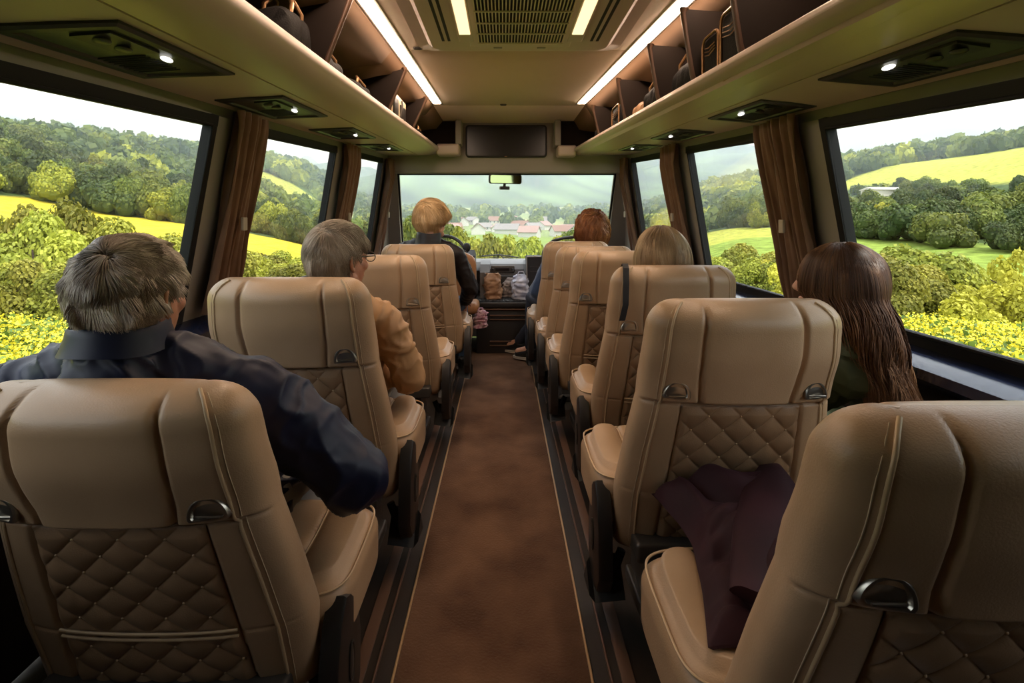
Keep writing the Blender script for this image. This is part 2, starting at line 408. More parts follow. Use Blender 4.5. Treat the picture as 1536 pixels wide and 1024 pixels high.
# luggage racks
def CL(y): return (-.613+(y-1.2)*.025, 1.723+(y-1.2)*.0257)
def BL(y): return (-.775+(y-.95)*.0145, 1.614+(y-.95)*.0363)
def CR(y): return (.68-(y-1.05)*.029, 1.658+(y-1.05)*.0413)
def BR(y): return (.926-(y-.9)*.026, 1.592+(y-.9)*.0442)
def rack(side):
    s = -1 if side == 'left' else 1
    C_, B_, A_, X_ = (CL, BL, AL, XL) if s < 0 else (CR, BR, AR, XR)
    t = thing('luggage_rack', 'beige open luggage rack along the %s side above the windows' % side, 'luggage rack', (s*.9, 2, 1.7))
    rows = []
    Y = [YB, -.5, 0, .5, 1, 1.5, 2, 2.5, 3, 3.5, 4.0, 4.28]
    for y in Y:
        cX, cZ = C_(y); bX, bZ = B_(y); aX = X_(1.6); aZ = A_(y)
        ctrl = [(aX, aZ), (lerp(aX, bX, .5), lerp(aZ, bZ, .5)), (bX, bZ)]
        g = [(bX-s*.0005, bZ+.014), (bX-s*.0065, bZ+.014), (bX-s*.007, bZ+.001)]
        curve = []
        p0 = np.array((bX-s*.007, bZ+.001)); p3 = np.array((cX, cZ-.012)); dz = cZ-bZ; dx = (cX-bX)
        p1 = p0+np.array((dx*.75, dz*.10)); p2 = p3-np.array((-dx*.12, dz*.45))
        for k in range(1, 13):
            u = k/12; curve.append(tuple((1-u)**3*p0+3*(1-u)**2*u*p1+3*(1-u)*u*u*p2+u**3*p3))
        lip = [(cX+s*(.010-.010*math.cos(a)), cZ-.012+.012*math.sin(a)) for a in [math.pi/2*k/4 for k in range(1, 5)]]
        lip += [(cX+s*.02, cZ-.004), (cX+s*.024, cZ-.03)]
        shelf = [(cX+s*.05, cZ-.052), (lerp(cX, aX, .6), cZ-.05), (aX, cZ-.03)]
        rows.append([(x, y, z) for x, z in ctrl+g+curve+lip+shelf])
    mb = MB(); nP = len(rows[0])
    mb.grid(rows)
    mb.build('rack_body', M['fascia'], t, angle=35)
    # lining: back wall of the rack
    mb = MB(); R = []
    for y in Y:
        cX, cZ = C_(y); aX = X_(1.6)
        R.append([(cX+s*.026, y, cZ-.028), (cX+s*.05, y, cZ-.046), (aX-s*.03, y, cZ-.03), (aX-s*.012, y, 1.80), (aX-s*.05, y, 1.855)])
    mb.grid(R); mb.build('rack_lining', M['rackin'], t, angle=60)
    # dividers
    dv = (0.5, 1.76, 2.63, 3.25) if s < 0 else (.70, 1.45, 1.79, 2.16, 2.69, 3.33)
    for y in dv:
        cX, cZ = C_(y); aX = X_(1.6)-s*.03
        xt = cX-s*.015 if s > 0 else cX+.06; zt_ = (1.945 if s > 0 else 1.985)
        xb2 = cX+s*.03
        poly = [(cX+s*.03, cZ-.03), (cX+s*.022, cZ+.03), (lerp(cX+s*.022, xt, .7), lerp(cZ, zt_, .7)), (xt, zt_), (cX+s*.12, 1.935), (aX-s*.05, 1.885), (aX, 1.84), (aX, cZ-.03)]
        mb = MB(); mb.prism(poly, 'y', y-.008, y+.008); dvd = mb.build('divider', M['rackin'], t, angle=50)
        mb = MB(); mb.tube([(cX+s*.030, y, cZ-.02), (cX+s*.018, y, cZ+.03), (lerp(cX+s*.018, xt, .65), y, lerp(cZ, zt_, .65)), (xt, y, zt_-.012), (xt+s*.004, y, zt_+.004)], [.011, .010, .009, .011, .017], 10)
        mb.build('divider_post', M['rackdiv'], dvd, angle=50)
    # front end: dark panel, short return of the fascia
    cX, cZ = C_(4.2)
    xi = -.40 if s < 0 else .48
    mb = MB(); mb.hexa([(min(cX, xi)-(.3 if s < 0 else 0), 4.22, cZ+.015), (max(cX, xi)+(.3 if s > 0 else 0), 4.22, cZ+.015), (max(cX, xi)+(.3 if s > 0 else 0), 4.28, cZ+.015), (min(cX, xi)-(.3 if s < 0 else 0), 4.28, cZ+.015)] +
                       [(min(cX, xi)-(.3 if s < 0 else 0), 4.22, 2.018), (max(cX, xi)+(.3 if s > 0 else 0), 4.22, 2.018), (max(cX, xi)+(.3 if s > 0 else 0), 4.28, 2.018), (min(cX, xi)-(.3 if s < 0 else 0), 4.28, 2.018)])
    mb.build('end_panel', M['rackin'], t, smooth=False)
    xo = -.365 if s < 0 else .45
    x0, x1 = sorted((cX+s*.02, xo))
    mb = MB(); mb.box(x0, x1, 4.14, 4.30, cZ-.075, cZ+.018, bev=.02); mb.build('end_shelf', M['fascia'], t)
    xs0, xs1 = sorted((xi, xi-s*.05))
    mb = MB(); mb.box(xs0, xs1, 4.16, 4.33, cZ+.015, 2.018, bev=.006); mb.build('end_post', M['greytrim'], t)
    rebase(t, (s*.9, 2, 1.7))
    return t
rack('left'); rack('right')

# reading light panels on the undersides of the racks
def under(side, y, f):       # f: 0 at the groove line, 1 at the wall line
    if side == 'left': b = BL(y); a = (XL(1.6), AL(y))
    else: b = BR(y); a = (XR(1.6), AR(y))
    return Vector((lerp(b[0], a[0], f), y, lerp(b[1], a[1], f)))
ordn = ['nearest', 'second nearest', 'third', 'farthest']
for side in ('left', 'right'):
    for k, y0 in enumerate((1.05, 1.80, 2.60, 3.38)):
        s = -1 if side == 'left' else 1
        t = thing('reading_light_panel', 'dark sloping reading light panel above the %s windows, %s from the viewer' % (side, ordn[k]), 'reading light', under(side, y0+.2, .5), group='reading light panels')
        base = under(side, y0+.2, .5)
        if k: t['group'] = 'reading light panels'
        dn = Vector((s*.02, 0, -1)).normalized()
        def uq(y, f, d): return under(side, y-.16*f, f)+dn*d
        f0, f1, L = .10, .84, .44
        mb = MB()
        o = [uq(y0, f0, 0), uq(y0+L, f0, 0), uq(y0+L-.02, f1, 0), uq(y0, f1, 0)]
        def quadring(i, d): # inset
            return [uq(y0+i, f0+i*3.2, d), uq(y0+L-i, f0+i*3.2, d), uq(y0+L-.02-i, f1-i*3.2, d), uq(y0+i, f1-i*3.2, d)]
        mb.rings([quadring(0, -.002), quadring(0, .006), quadring(.012, .010), quadring(.028, .010), quadring(.034, .003)], cap=False)
        mb.build('rim', M['panelrim'], t, smooth=False)
        mb = MB(); q = quadring(.030, .004); mb.add(q, [(0, 1, 2, 3)])
        mb.build('panel_face', M['panel'], t, smooth=False)
        mb = MB(); c0 = uq(y0+.14, .36, .008)
        q = [uq(y0+.05, .26, .010), uq(y0+.20, .26, .010), uq(y0+.19, .52, .010), uq(y0+.06, .52, .010)]
        mb.add(q+[p-dn*.008 for p in q], [(0, 1, 2, 3), (0, 1, 5, 4), (1, 2, 6, 5), (2, 3, 7, 6), (3, 0, 4, 7)]); mb.build('lamp_housing', M['panelrim'], t, smooth=False)
        mb = MB(); mb.ell(uq(y0+.255, .32, .008), (.010, .020, .006), n=16, m=8); mb.build('lamp_lens', M['spot'], t)
        mb = MB()
        for j in range(9):
            yy = y0+.05+j*.016
            mb.tube([uq(yy+.18, .42, .005), uq(yy+.18, .78, .005)], .0022, 5)
        mb.build('speaker_slots', M['rubber'], t)
        # air nozzles
        for j in (0, 1):
            mb = MB(); mb.ell(uq(y0+.09+j*.06, .40, .012), (.018, .018, .006), n=16, m=8); mb.build('air_nozzle', M['panel'], t)
        rebase(t, base)

# front bulkhead above the windscreen, screen, pillars
mb = MB()
mb.hexa([(-1.0, 4.32, 1.60), (1.07, 4.32, 1.60), (1.07, 4.42, 1.585), (-1.0, 4.42, 1.585), (-1.0, 4.32, 2.06), (1.07, 4.32, 2.06), (1.07, 4.42, 2.06), (-1.0, 4.42, 2.06)])
mb.tube([(-1.0, 4.335, 1.603), (1.07, 4.335, 1.603)], .018, 10)
for s, X0 in ((-1, XL), (1, XR)):
    xt = -.925 if s < 0 else .985
    xb = -1.01 if s < 0 else 1.02
    xo = X0(1.6)+s*.02; xw = X0(.8)+s*.03
    mb.hexa([(xb, 5.0, .70), (xw, 5.0, .70), (xw, 5.14, .70), (xb, 5.14, .70), (xt, 4.34, 1.61), (xo, 4.34, 1.61), (xo, 4.46, 1.61), (xt, 4.46, 1.61)] if s > 0 else
            [(xw, 5.0, .70), (xb, 5.0, .70), (xb, 5.14, .70), (xw, 5.14, .70), (xo, 4.34, 1.61), (xt, 4.34, 1.61), (xt, 4.46, 1.61), (xo, 4.46, 1.61)])
    # quarter panel between pillar and side wall
    mb.hexa([(xw-.02, 4.3, .7), (xw+.02, 4.3, .7), (xw+.02, 5.1, .7), (xw-.02, 5.1, .7), (xo-.02, 4.3, 1.62), (xo+.02, 4.3, 1.62), (xo+.02, 4.44, 1.62), (xo-.02, 4.44, 1.62)])
mb.box(-1.2, 1.27, 5.06, 5.14, 0, .76)
struct(mb.build('wall_front', M['greytrim'], angle=40))
w = bpy.data.objects.new('window_7', None); COL.objects.link(w); struct(w)
c4 = [(-1.0, 5.04, .765), (1.01, 5.04, .765), (.978, 4.37, 1.590), (-.918, 4.37, 1.590)]
mb = MB(); mb.tube(c4, .016, 8, closed=True); mb.build('window_frame', M['blackframe'], w)
mb = MB(); mb.add([(a, b+.02, c) for a, b, c in c4]+[(a, b+.028, c) for a, b, c in c4], [(0, 1, 2, 3), (4, 5, 6, 7), (0, 1, 5, 4), (1, 2, 6, 5), (2, 3, 7, 6), (3, 0, 4, 7)])
mb.build('window_pane', M['glass'], w, smooth=False)

t = thing('screen_monitor', 'wide black screen set into the front bulkhead above the windscreen', 'screen', (.023, 4.3, 1.86))
x0, x1 = -.325, .375
mb = MB(); ro = rrect(x0, x1, 1.722, 2.0, .03)
ri = rrect(x0+.014, x1-.014, 1.736, 1.986, .022)
mb.rings([[(x, 4.32, z) for x, z in ro], [(x, 4.296, z) for x, z in ro], [(x, 4.292, z) for x, z in ri], [(x, 4.300, z) for x, z in ri]], cap=False)
mb.build('bezel', M['plastic'], t, angle=30)
mb = MB(); mb.add([(x, 4.2985, z) for x, z in ri], [tuple(range(len(ri)))]); mb.build('display', M['screen'], t, smooth=False)
mb = MB(); mb.box(.010, .032, 4.289, 4.296, 1.7255, 1.732, bev=.001); mb.build('badge', M['bronze'], t)
rebase(t, (.023, 4.3, 1.86))

# rear view mirror
t = thing('rearview_mirror', 'small wide rearview mirror hanging at the top of the windscreen', 'mirror', (.02, 4.32, 1.55))
ro = rrect(-.127, .165, 1.495, 1.578, .02); ri = rrect(-.119, .157, 1.503, 1.570, .015)
mb = MB(); mb.rings([[(x, 4.345, z) for x, z in ri], [(x, 4.34, z) for x, z in ro], [(x, 4.315, z) for x, z in ro], [(x, 4.31, z) for x, z in ri]], cap=True)
mb.build('mirror_shell', M['plastic'], t, angle=30)
mb = MB(); mb.add([(x, 4.3085, z) for x, z in ri], [tuple(range(len(ri)))]); mb.build('mirror_glass', M['mirror'], t, smooth=False)
mb = MB(); mb.tube([(.02, 4.35, 1.60), (.02, 4.345, 1.54), (.02, 4.35, 1.46)], .012, 8); mb.box(-.02, .065, 4.335, 4.375, 1.445, 1.475, bev=.006); mb.build('camera_mount', M['plastic'], t)
rebase(t, (.02, 4.32, 1.55)); t.rotation_euler = (math.radians(4), 0, math.radians(17))

# ------------------------------------------------------------------ curtains
def curtain(side, y0, y1, zt, zb, label, bx=.0, folds=5):
    s = -1 if side == 'left' else 1; X_ = XL if s < 0 else XR
    t = thing('curtain', label, 'curtain', (X_(1.2), (y0+y1)/2, zb), group='brown window curtains')
    R = []; nz = 26; nj = folds*10
    ym = (y0+y1)/2
    for i in range(nz+1):
        v = i/nz; z = lerp(zt, zb, v)
        tie = math.exp(-((v-.55)/.20)**2)
        wfac = 1-.10*tie-.06*v
        row = []
        for j in range(nj+1):
            u = j/nj; ph = u*folds*2*math.pi+.6*math.sin(v*3+u*4)
            amp = .020*(1-.2*tie)+.004*math.sin(7*u+3*v)
            y = ym+(u-.5)*(y1-y0)*wfac+.006*math.sin(ph*.5+v*5)-.02*v*0
            x = X_(z)-s*(.045+amp*math.sin(ph)+.008*math.sin(ph*2.3+v*4))
            row.append((x, y, z))
        R.append(row)
    mb = MB(); mb.grid(R)
    back = [[(x+s*.004, y, z) for x, y, z in r] for r in R]; mb.grid(back)
    mb.build('curtain_cloth', M['curtain'], t, angle=0)
    zc = lerp(zt, zb, .55)
    mb = MB(); mb.box(X_(zc)-s*.084-.006, X_(zc)-s*.084+.006, ym-.03, ym, zc-.03, zc+.02, bev=.003); mb.build('tieback_clip', M['creamcloth'], t)
    rebase(t, (X_(1.2), ym, zb))
curtain('left', 1.80, 2.02, 1.59, .85, 'brown pleated curtain tied back between the two nearest left windows')
curtain('left', 3.06, 3.32, 1.66, .85, 'brown pleated curtain between the second and third left windows')
curtain('left', 4.16, 4.36, 1.70, .85, 'brown pleated curtain at the front left corner by the windscreen', folds=4)
curtain('right', 1.76, 2.04, 1.57, .85, 'brown pleated curtain tied back between the two nearest right windows', folds=6)
curtain('right', 2.98, 3.24, 1.65, .85, 'brown pleated curtain between the second and third right windows')
curtain('right', 4.2, 4.38, 1.71, .85, 'brown pleated curtain at the front right corner by the windscreen', folds=4)

# ------------------------------------------------------------------ dashboard and cab
t = thing('dashboard', 'grey dashboard with centre radio under the windscreen', 'dashboard', (.02, 4.95, 0))
mb = MB()
mb.prism([(4.80, .50), (4.78, .70), (4.84, .775), (4.95, .80), (5.045, .79), (5.045, .45)], 'x', -1.0, 1.02)
mb.build('dash_body', M['dash'], t, angle=35)
mb = MB(); mb.prism([(4.70, .45), (4.70, .72), (4.74, .765), (4.82, .78), (4.90, .78), (4.90, .45)], 'x', -.13, .20); mb.build('centre_stack', M['dash'], t, angle=35)
for s in (-1, 1):
    mb = MB(); xx = .035+s*.205; mb.prism([(4.58, .30), (4.60, .70), (4.66, .77), (4.80, .80), (4.80, .30)], 'x', xx-.045, xx+.045); mb.build('side_pod', M['dash'], t, angle=35)
mb = MB(); mb.box(-.115, .105, 4.685, 4.705, .685, .755, bev=.012); r = mb.build('radio', M['steel'], t)
mb = MB(); mb.box(-.075, .055, 4.680, 4.690, .705, .735, bev=.004); mb.build('radio_display', M['screen'], r)
for x in (-.098, .088):
    mb = MB(); mb.capsule((x, 4.68, .72), (x, 4.69, .72), .011, .011, 12, 3); mb.build('radio_knob', M['plastic'], r)
mb = MB(); mb.box(-.12, .19, 4.66, 4.702, .45, .665, bev=.01); mb.build('storage_recess', M['dashdark'], t)
mb = MB(); mb.prism([(4.50, .56), (4.49, .85), (4.53, .865), (4.78, .84), (4.80, .56)], 'x', .21, .62); mb.build('right_binnacle', M['dashdark'], t, angle=30)
mb = MB(); mb.tube([(.212, 4.488, .60), (.212, 4.488, .853), (.61, 4.488, .855)], .006, 8); mb.build('binnacle_rim', M['greytrim'], t)
mb = MB(); mb.box(.24, .46, 4.483, 4.492, .72, .725); mb.box(.24, .40, 4.483, 4.492, .76, .764); mb.build('binnacle_slots', M['steel'], t, smooth=False)
mb = MB(); mb.prism([(4.50, .60), (4.50, .86), (4.56, .91), (4.78, .86), (4.80, .60)], 'x', -.80, -.26); mb.build('instrument_hood', M['dashdark'], t, angle=30)
rebase(t, (.02, 4.95, 0))
t = thing('windscreen_wiper', 'thin black windscreen wiper parked above the dashboard', 'wiper', (-.1, 5.03, .79))
mb = MB(); mb.tube([at(722, 384, 5.10), at(748, 382, 5.10), at(778, 386, 5.10)], .007, 6); mb.build('blade', M['rubber'], t)
mb = MB(); mb.tube([at(752, 383, 5.09), at(758, 390, 5.09), at(760, 394, 5.08)], [.006, .008, .013], 8); mb.tube([at(735, 386, 5.09), at(756, 385, 5.09), at(772, 389, 5.09)], .004, 6); mb.build('arm', M['plastic'], t)
rebase(t, (-.1, 5.03, .79))
t = thing('steering_wheel', 'black steering wheel partly hidden by the blond passenger in black', 'steering wheel', (-.53, 4.38, .88))
Rr = Quaternion((1, 0, 0), math.radians(-28))
cw = Vector((-.53, 4.36, .86))
def wp(a, r, d=0): return cw+Rr.to_matrix() @ Vector((r*math.cos(a), d, r*math.sin(a)))
mb = MB(); mb.tube([wp(2*math.pi*k/48, .205) for k in range(48)], .015, 10, closed=True); mb.build('rim', M['plastic'], t)
mb = MB()
for a in (-.2, math.pi+.2, -math.pi/2): mb.tube([wp(a, .04, .02), wp(a, .2, 0)], [.018, .012], 8)
mb.build('spokes', M['steel'], t)
mb = MB(); mb.ell(cw+Vector((0, .01, 0)), (.055, .03, .055)); mb.build('hub', M['plastic'], t)
rebase(t, (-.53, 4.38, .88))
t = thing('shift_knob_stalk', 'round black knob on a stalk beside the steering wheel', 'knob', (-.32, 4.4, .8))
mb = MB(); mb.ell(at(700, 371, 4.40), (.036, .03, .042)); mb.build('knob', M['rubber'], t)
mb = MB(); mb.tube([at(700, 376, 4.40), at(697, 388, 4.45), at(694, 398, 4.50)], .012, 8); mb.build('stalk', M['plastic'], t)
rebase(t, (-.32, 4.4, .8))
t = MB(); pts = [at(814, 392, 4.45), at(815, 378, 4.45), at(820, 368, 4.45), at(830, 361, 4.45), at(845, 357, 4.45), at(862, 355, 4.45), at(885, 356, 4.45), at(905, 362, 4.45)]
t.tube(pts, .014, 8); o = t.build('grab_rail', M['plastic'], None); tag(o, 'curved black grab rail in front of the front right seat', 'grab rail')
t = thing('engine_cover', 'black quilted engine cover box with slotted front between the front seats', 'engine cover', (0, 4.55, 0))
mb = MB(); mb.box(-.26, .24, 4.42, 4.78, .40, .46, bev=.02)
mb.build('cushion_top', M['quiltblack'], t)
mb = MB(); P = []
for i in range(41):
    row = []
    for j in range(61):
        x = -.25+.48*j/60; y = 4.43+.33*i/40
        h = .012*(abs(math.sin(math.pi*(x+y)/.06))*abs(math.sin(math.pi*(x-y)/.06)))**.5
        row.append((x, y, .458+h))
    P.append(row)
mb.grid(P); mb.build('quilted_pad', M['quiltblack'], t, angle=0)
mb = MB(); mb.box(-.24, .22, 4.44, 4.78, -.01, .40, bev=.01); mb.build('cover_body', M['dashdark'], t)
mb = MB(); mb.box(-.25, .23, 4.425, 4.445, .385, .397, bev=.004); mb.build('edge_trim', M['trimdull'], t)
for z0 in (.33, .10):
    mb = MB(); mb.box(-.12, .20, 4.428, 4.442, z0, z0+.012, bev=.003); mb.box(-.12, .20, 4.428, 4.442, z0-.035, z0-.025, bev=.003); mb.build('slot', M['trimdull'], t)
rebase(t, (0, 4.55, 0))

def sack(name, mat, c, sx, sy, h, label, cat, seed, parts=None, lean=0, top=.55):
    # a soft upright bag: rings that crumple towards the top
    base = (c[0], c[1], c[2]); t = thing(name, label, cat, base)
    rng = random.Random(seed); rings = []; n = 40
    for i in range(25):
        v = i/24
        k = 1-.10*v if v < .75 else lerp(.925, top, (v-.75)/.25)
        if i == 0: k = .9
        ring = []
        for j in range(n):
            a = 2*math.pi*j/n; ca, sa = math.cos(a), math.sin(a)
            e = .55
            px = sx/2*math.copysign(abs(ca)**e, ca)*k; py = sy/2*math.copysign(abs(sa)**e, sa)*k*(1 if v < .75 else lerp(1, .45, (v-.75)/.25))
            d = .018*noise.noise(Vector((px*16+seed, py*16, v*5)))+.012*noise.noise(Vector((px*38, py*38+seed, v*11)))
            px += d*ca*1.3; py += d*sa*1.3
            ring.append((px+lean*v, py, h*v+.01*noise.noise(Vector((a*2, v*3, seed)))*v))
        rings.append(ring)
    mb = MB(); mb.rings(rings, cap=True); mb.build('bag_body', mat, t, angle=60)
    if parts:
        mb = MB(); mb.tube([(-sx*.2+lean, 0, h*.97), (-sx*.1+lean, .01, h*1.12), (sx*.12+lean, .01, h*1.12), (sx*.2+lean, 0, h*.96)], .006, 6); mb.build('bag_handle', mat, t)
    return t
sack('paper_bag', M['paper'], (-.09, 4.56, .468), .16, .12, .23, 'crumpled brown paper bag on the black engine cover', 'bag', 3, lean=-.01, top=.8)
sack('cloth_pouch', M['greybag'], (.035, 4.66, .468), .12, .10, .18, 'grey pouch between the paper bag and the white bag', 'bag', 8, lean=.02, top=.3)
sack('plastic_bag', M['whitebag'], (.16, 4.54, .468), .17, .14, .22, 'white and blue plastic bag on the right end of the engine cover', 'bag', 12, parts=True, top=.5)

# ------------------------------------------------------------------ luggage in the racks
def suitcase(x, y, z, w, d, h, label, tilt=0):     # w along x, d along y
    t = thing('suitcase', label, 'luggage', (x, y, z), group='bags on the luggage racks'); t.rotation_euler = (0, tilt, 0)
    mb = MB(); mb.box(-w/2, w/2, -d/2, d/2, 0, h, bev=.02); mb.build('case_body', M['bag'], t)
    mb = MB()
    mb.tube([(-w/2, py, pz) for py, pz in rrect(-d/2, d/2, 0.004, h, .025, 4)], .005, 6, closed=True)
    mb.build('case_rim', M['bronze'], t)
    mb = MB()
    for k in range(3): mb.tube([(-w/2-.003, -d/2+.02, h*(.78-.06*k)), (-w/2-.006, 0, h*(.74-.07*k)), (-w/2-.003, d/2-.02, h*(.80-.07*k))], .002, 5)
    mb.build('case_straps', M['bronze'], t); return t
def holdall(x, y, z, w, d, h, label, mat='bag', strap=True):
    t = thing('holdall', label, 'luggage', (x, y, z), group='bags on the luggage racks')
    R = []
    for i in range(17):
        a = -1+2*i/16; k = (1-abs(a)**4)**.25 if abs(a) < 1 else .02; k = max(k, .05)
        ring = []
        for j in range(28):
            b = 2*math.pi*j/28; cb, sb = math.cos(b), math.sin(b)
            px = w/2*math.copysign(abs(cb)**.7, cb)*k; pz = h/2*(1+math.copysign(abs(sb)**.7, sb)*k)
            dd = .012*noise.noise(Vector((px*14+x*9, a*6, pz*14)))
            ring.append((px+dd*cb, a*d/2, max(0, pz+dd*sb)))
        R.append(ring)
    mb = MB(); mb.rings(R); mb.build('bag_body', M[mat], t, angle=60)
    if strap:
        for s in (-1, 1):
            mb = MB(); mb.tube([(s*w*.3, -d*.2, h*.85), (s*w*.32, -d*.17, h*1.1), (s*w*.2, -d*.05, h*1.28), (s*w*.2, d*.1, h*1.26), (s*w*.32, d*.2, h*1.05), (s*w*.3, d*.22, h*.85)], .007, 8)
            mb.build('bag_handle', M['bronze'], t)
    return t
def shelf_z(side, y): return (CL if side == 'left' else CR)(y)[1]-.040
holdall(-.715, 1.62, shelf_z('left', 1.6), .14, .20, .17, 'black rounded bag on the left rack, nearest the viewer')
holdall(-.71, 1.93, shelf_z('left', 1.9), .14, .26, .115, 'black bag with tubular handles on the left rack behind the first post')
holdall(-.70, 2.30, shelf_z('left', 2.3), .14, .30, .105, 'low dark bag on the left rack between the two middle posts')
t = thing('camera_case', 'cream hard case with black panels on the left rack near the front', 'case', (-.70, 2.92, shelf_z('left', 3.0)))
mb = MB(); mb.box(-.09, .09, -.20, .22, 0, .19, bev=.015); mb.build('case_body', M['whitecase'], t)
mb = MB(); mb.box(.085, .10, -.16, -.05, .05, .15, bev=.006); mb.build('case_panel', M['plastic'], t)
mb = MB(); mb.box(.085, .10, .03, .16, .04, .14, bev=.006); mb.build('case_panel', M['plastic'], t)
mb = MB(); mb.tube([(.10, -.02, .03), (.11, -.02, .09), (.11, .01, .13), (.10, .04, .16)], .006, 6); mb.build('case_cord', M['steel'], t)
holdall(-.67, 3.72, shelf_z('left', 3.72), .14, .26, .11, 'small dark bag at the front end of the left rack')
suitcase(.776, 1.545, shelf_z('right', 1.5), .14, .155, .215, 'black suitcase with bronze rim on the right rack, nearest the viewer', 0)
suitcase(.77, 1.69, shelf_z('right', 1.7), .14, .125, .175, 'smaller black suitcase with bronze rim behind the nearest one on the right rack', 0)
holdall(.762, 1.98, shelf_z('right', 1.95), .14, .24, .155, 'black bag with raised handles on the right rack behind the two suitcases')
holdall(.752, 2.36, shelf_z('right', 2.36), .14, .24, .145, 'black bag with looped handles on the right rack beside the tan roll')
holdall(.735, 2.57, shelf_z('right', 2.58), .12, .16, .105, 'small tan roll bag on the right rack', mat='paper', strap=False)
suitcase(.728, 2.98, shelf_z('right', 3.0), .12, .18, .165, 'black case with bronze rim standing on the right rack near the front', 0)
holdall(.72, 3.52, shelf_z('right', 3.5), .13, .22, .12, 'dark bag with hoop handles on the right rack near the front')
# ------------------------------------------------------------------ coach seats
RZ = np.array([.25, .45, .60, .735, .85, .93, 1.0]); RW = np.array([.283, .283, .266, .246, .243, .237, .232])
def seatW(z): return float(np.interp(z, RZ, RW))
def seatT(z): return float(np.interp(z, [.25, .35, .60, .735, .80, .90, 1.0], [.068, .078, .078, .078, .084, .082, .076]))
def rearY(z): return .215*(.93-z)/.68-.012*math.exp(-((z-.86)/.07)**2)
NS = 2.9
def quiltp(z): return float(np.interp(z, [.29, .735], [.178, .150]))
def seam_x(z): return .110+.010*math.sin(math.pi*np.clip((z-.735)/.27, 0, 1))
def rear_disp(x, z):
    ax = abs(x); d = 0.0
    if z > .735:
        xs = seam_x(z)
        d += .013*math.exp(-((ax-xs)/.0048)**2)
        if ax < xs: d -= .008*(1-(ax/xs)**4)
        d -= .010*math.exp(-(z-.735)/.12)*min(1, (z-.735)/.01)
    else:
        px = quiltp(z)
        if z > .28:
            d += .008*math.exp(-((ax-px)/.004)**2)
            if ax < px-.002: d += .010*min(1, (z-.28)/.012)
            else:
                d += .0025*math.exp(-((z-.462-.02*(ax-px))/.004)**2)
        d += .006*math.exp(-((z-.28)/.005)**2)*(1 if ax < px else 0)
        d += .004*math.exp(-(.735-z)/.02)
    d += .010*math.exp(-((z-.735)/.0045)**2)
    return d
def section(W, T, n=220):
    th = np.linspace(0, 2*math.pi, 2001)[:-1]
    x = W*np.sign(np.cos(th))*np.abs(np.cos(th))**(2/NS); y = T*np.sign(np.sin(th))*np.abs(np.sin(th))**(2/NS)
    s = np.r_[0, np.cumsum(np.hypot(np.diff(np.r_[x, x[0]]), np.diff(np.r_[y, y[0]])))]
    # denser on the rear face (y<0)
    q = np.linspace(0, 1, n+1)[:-1]*s[-1]
    xi = np.interp(q, s, np.r_[x, x[0]]); yi = np.interp(q, s, np.r_[y, y[0]])
    return np.c_[xi, yi]
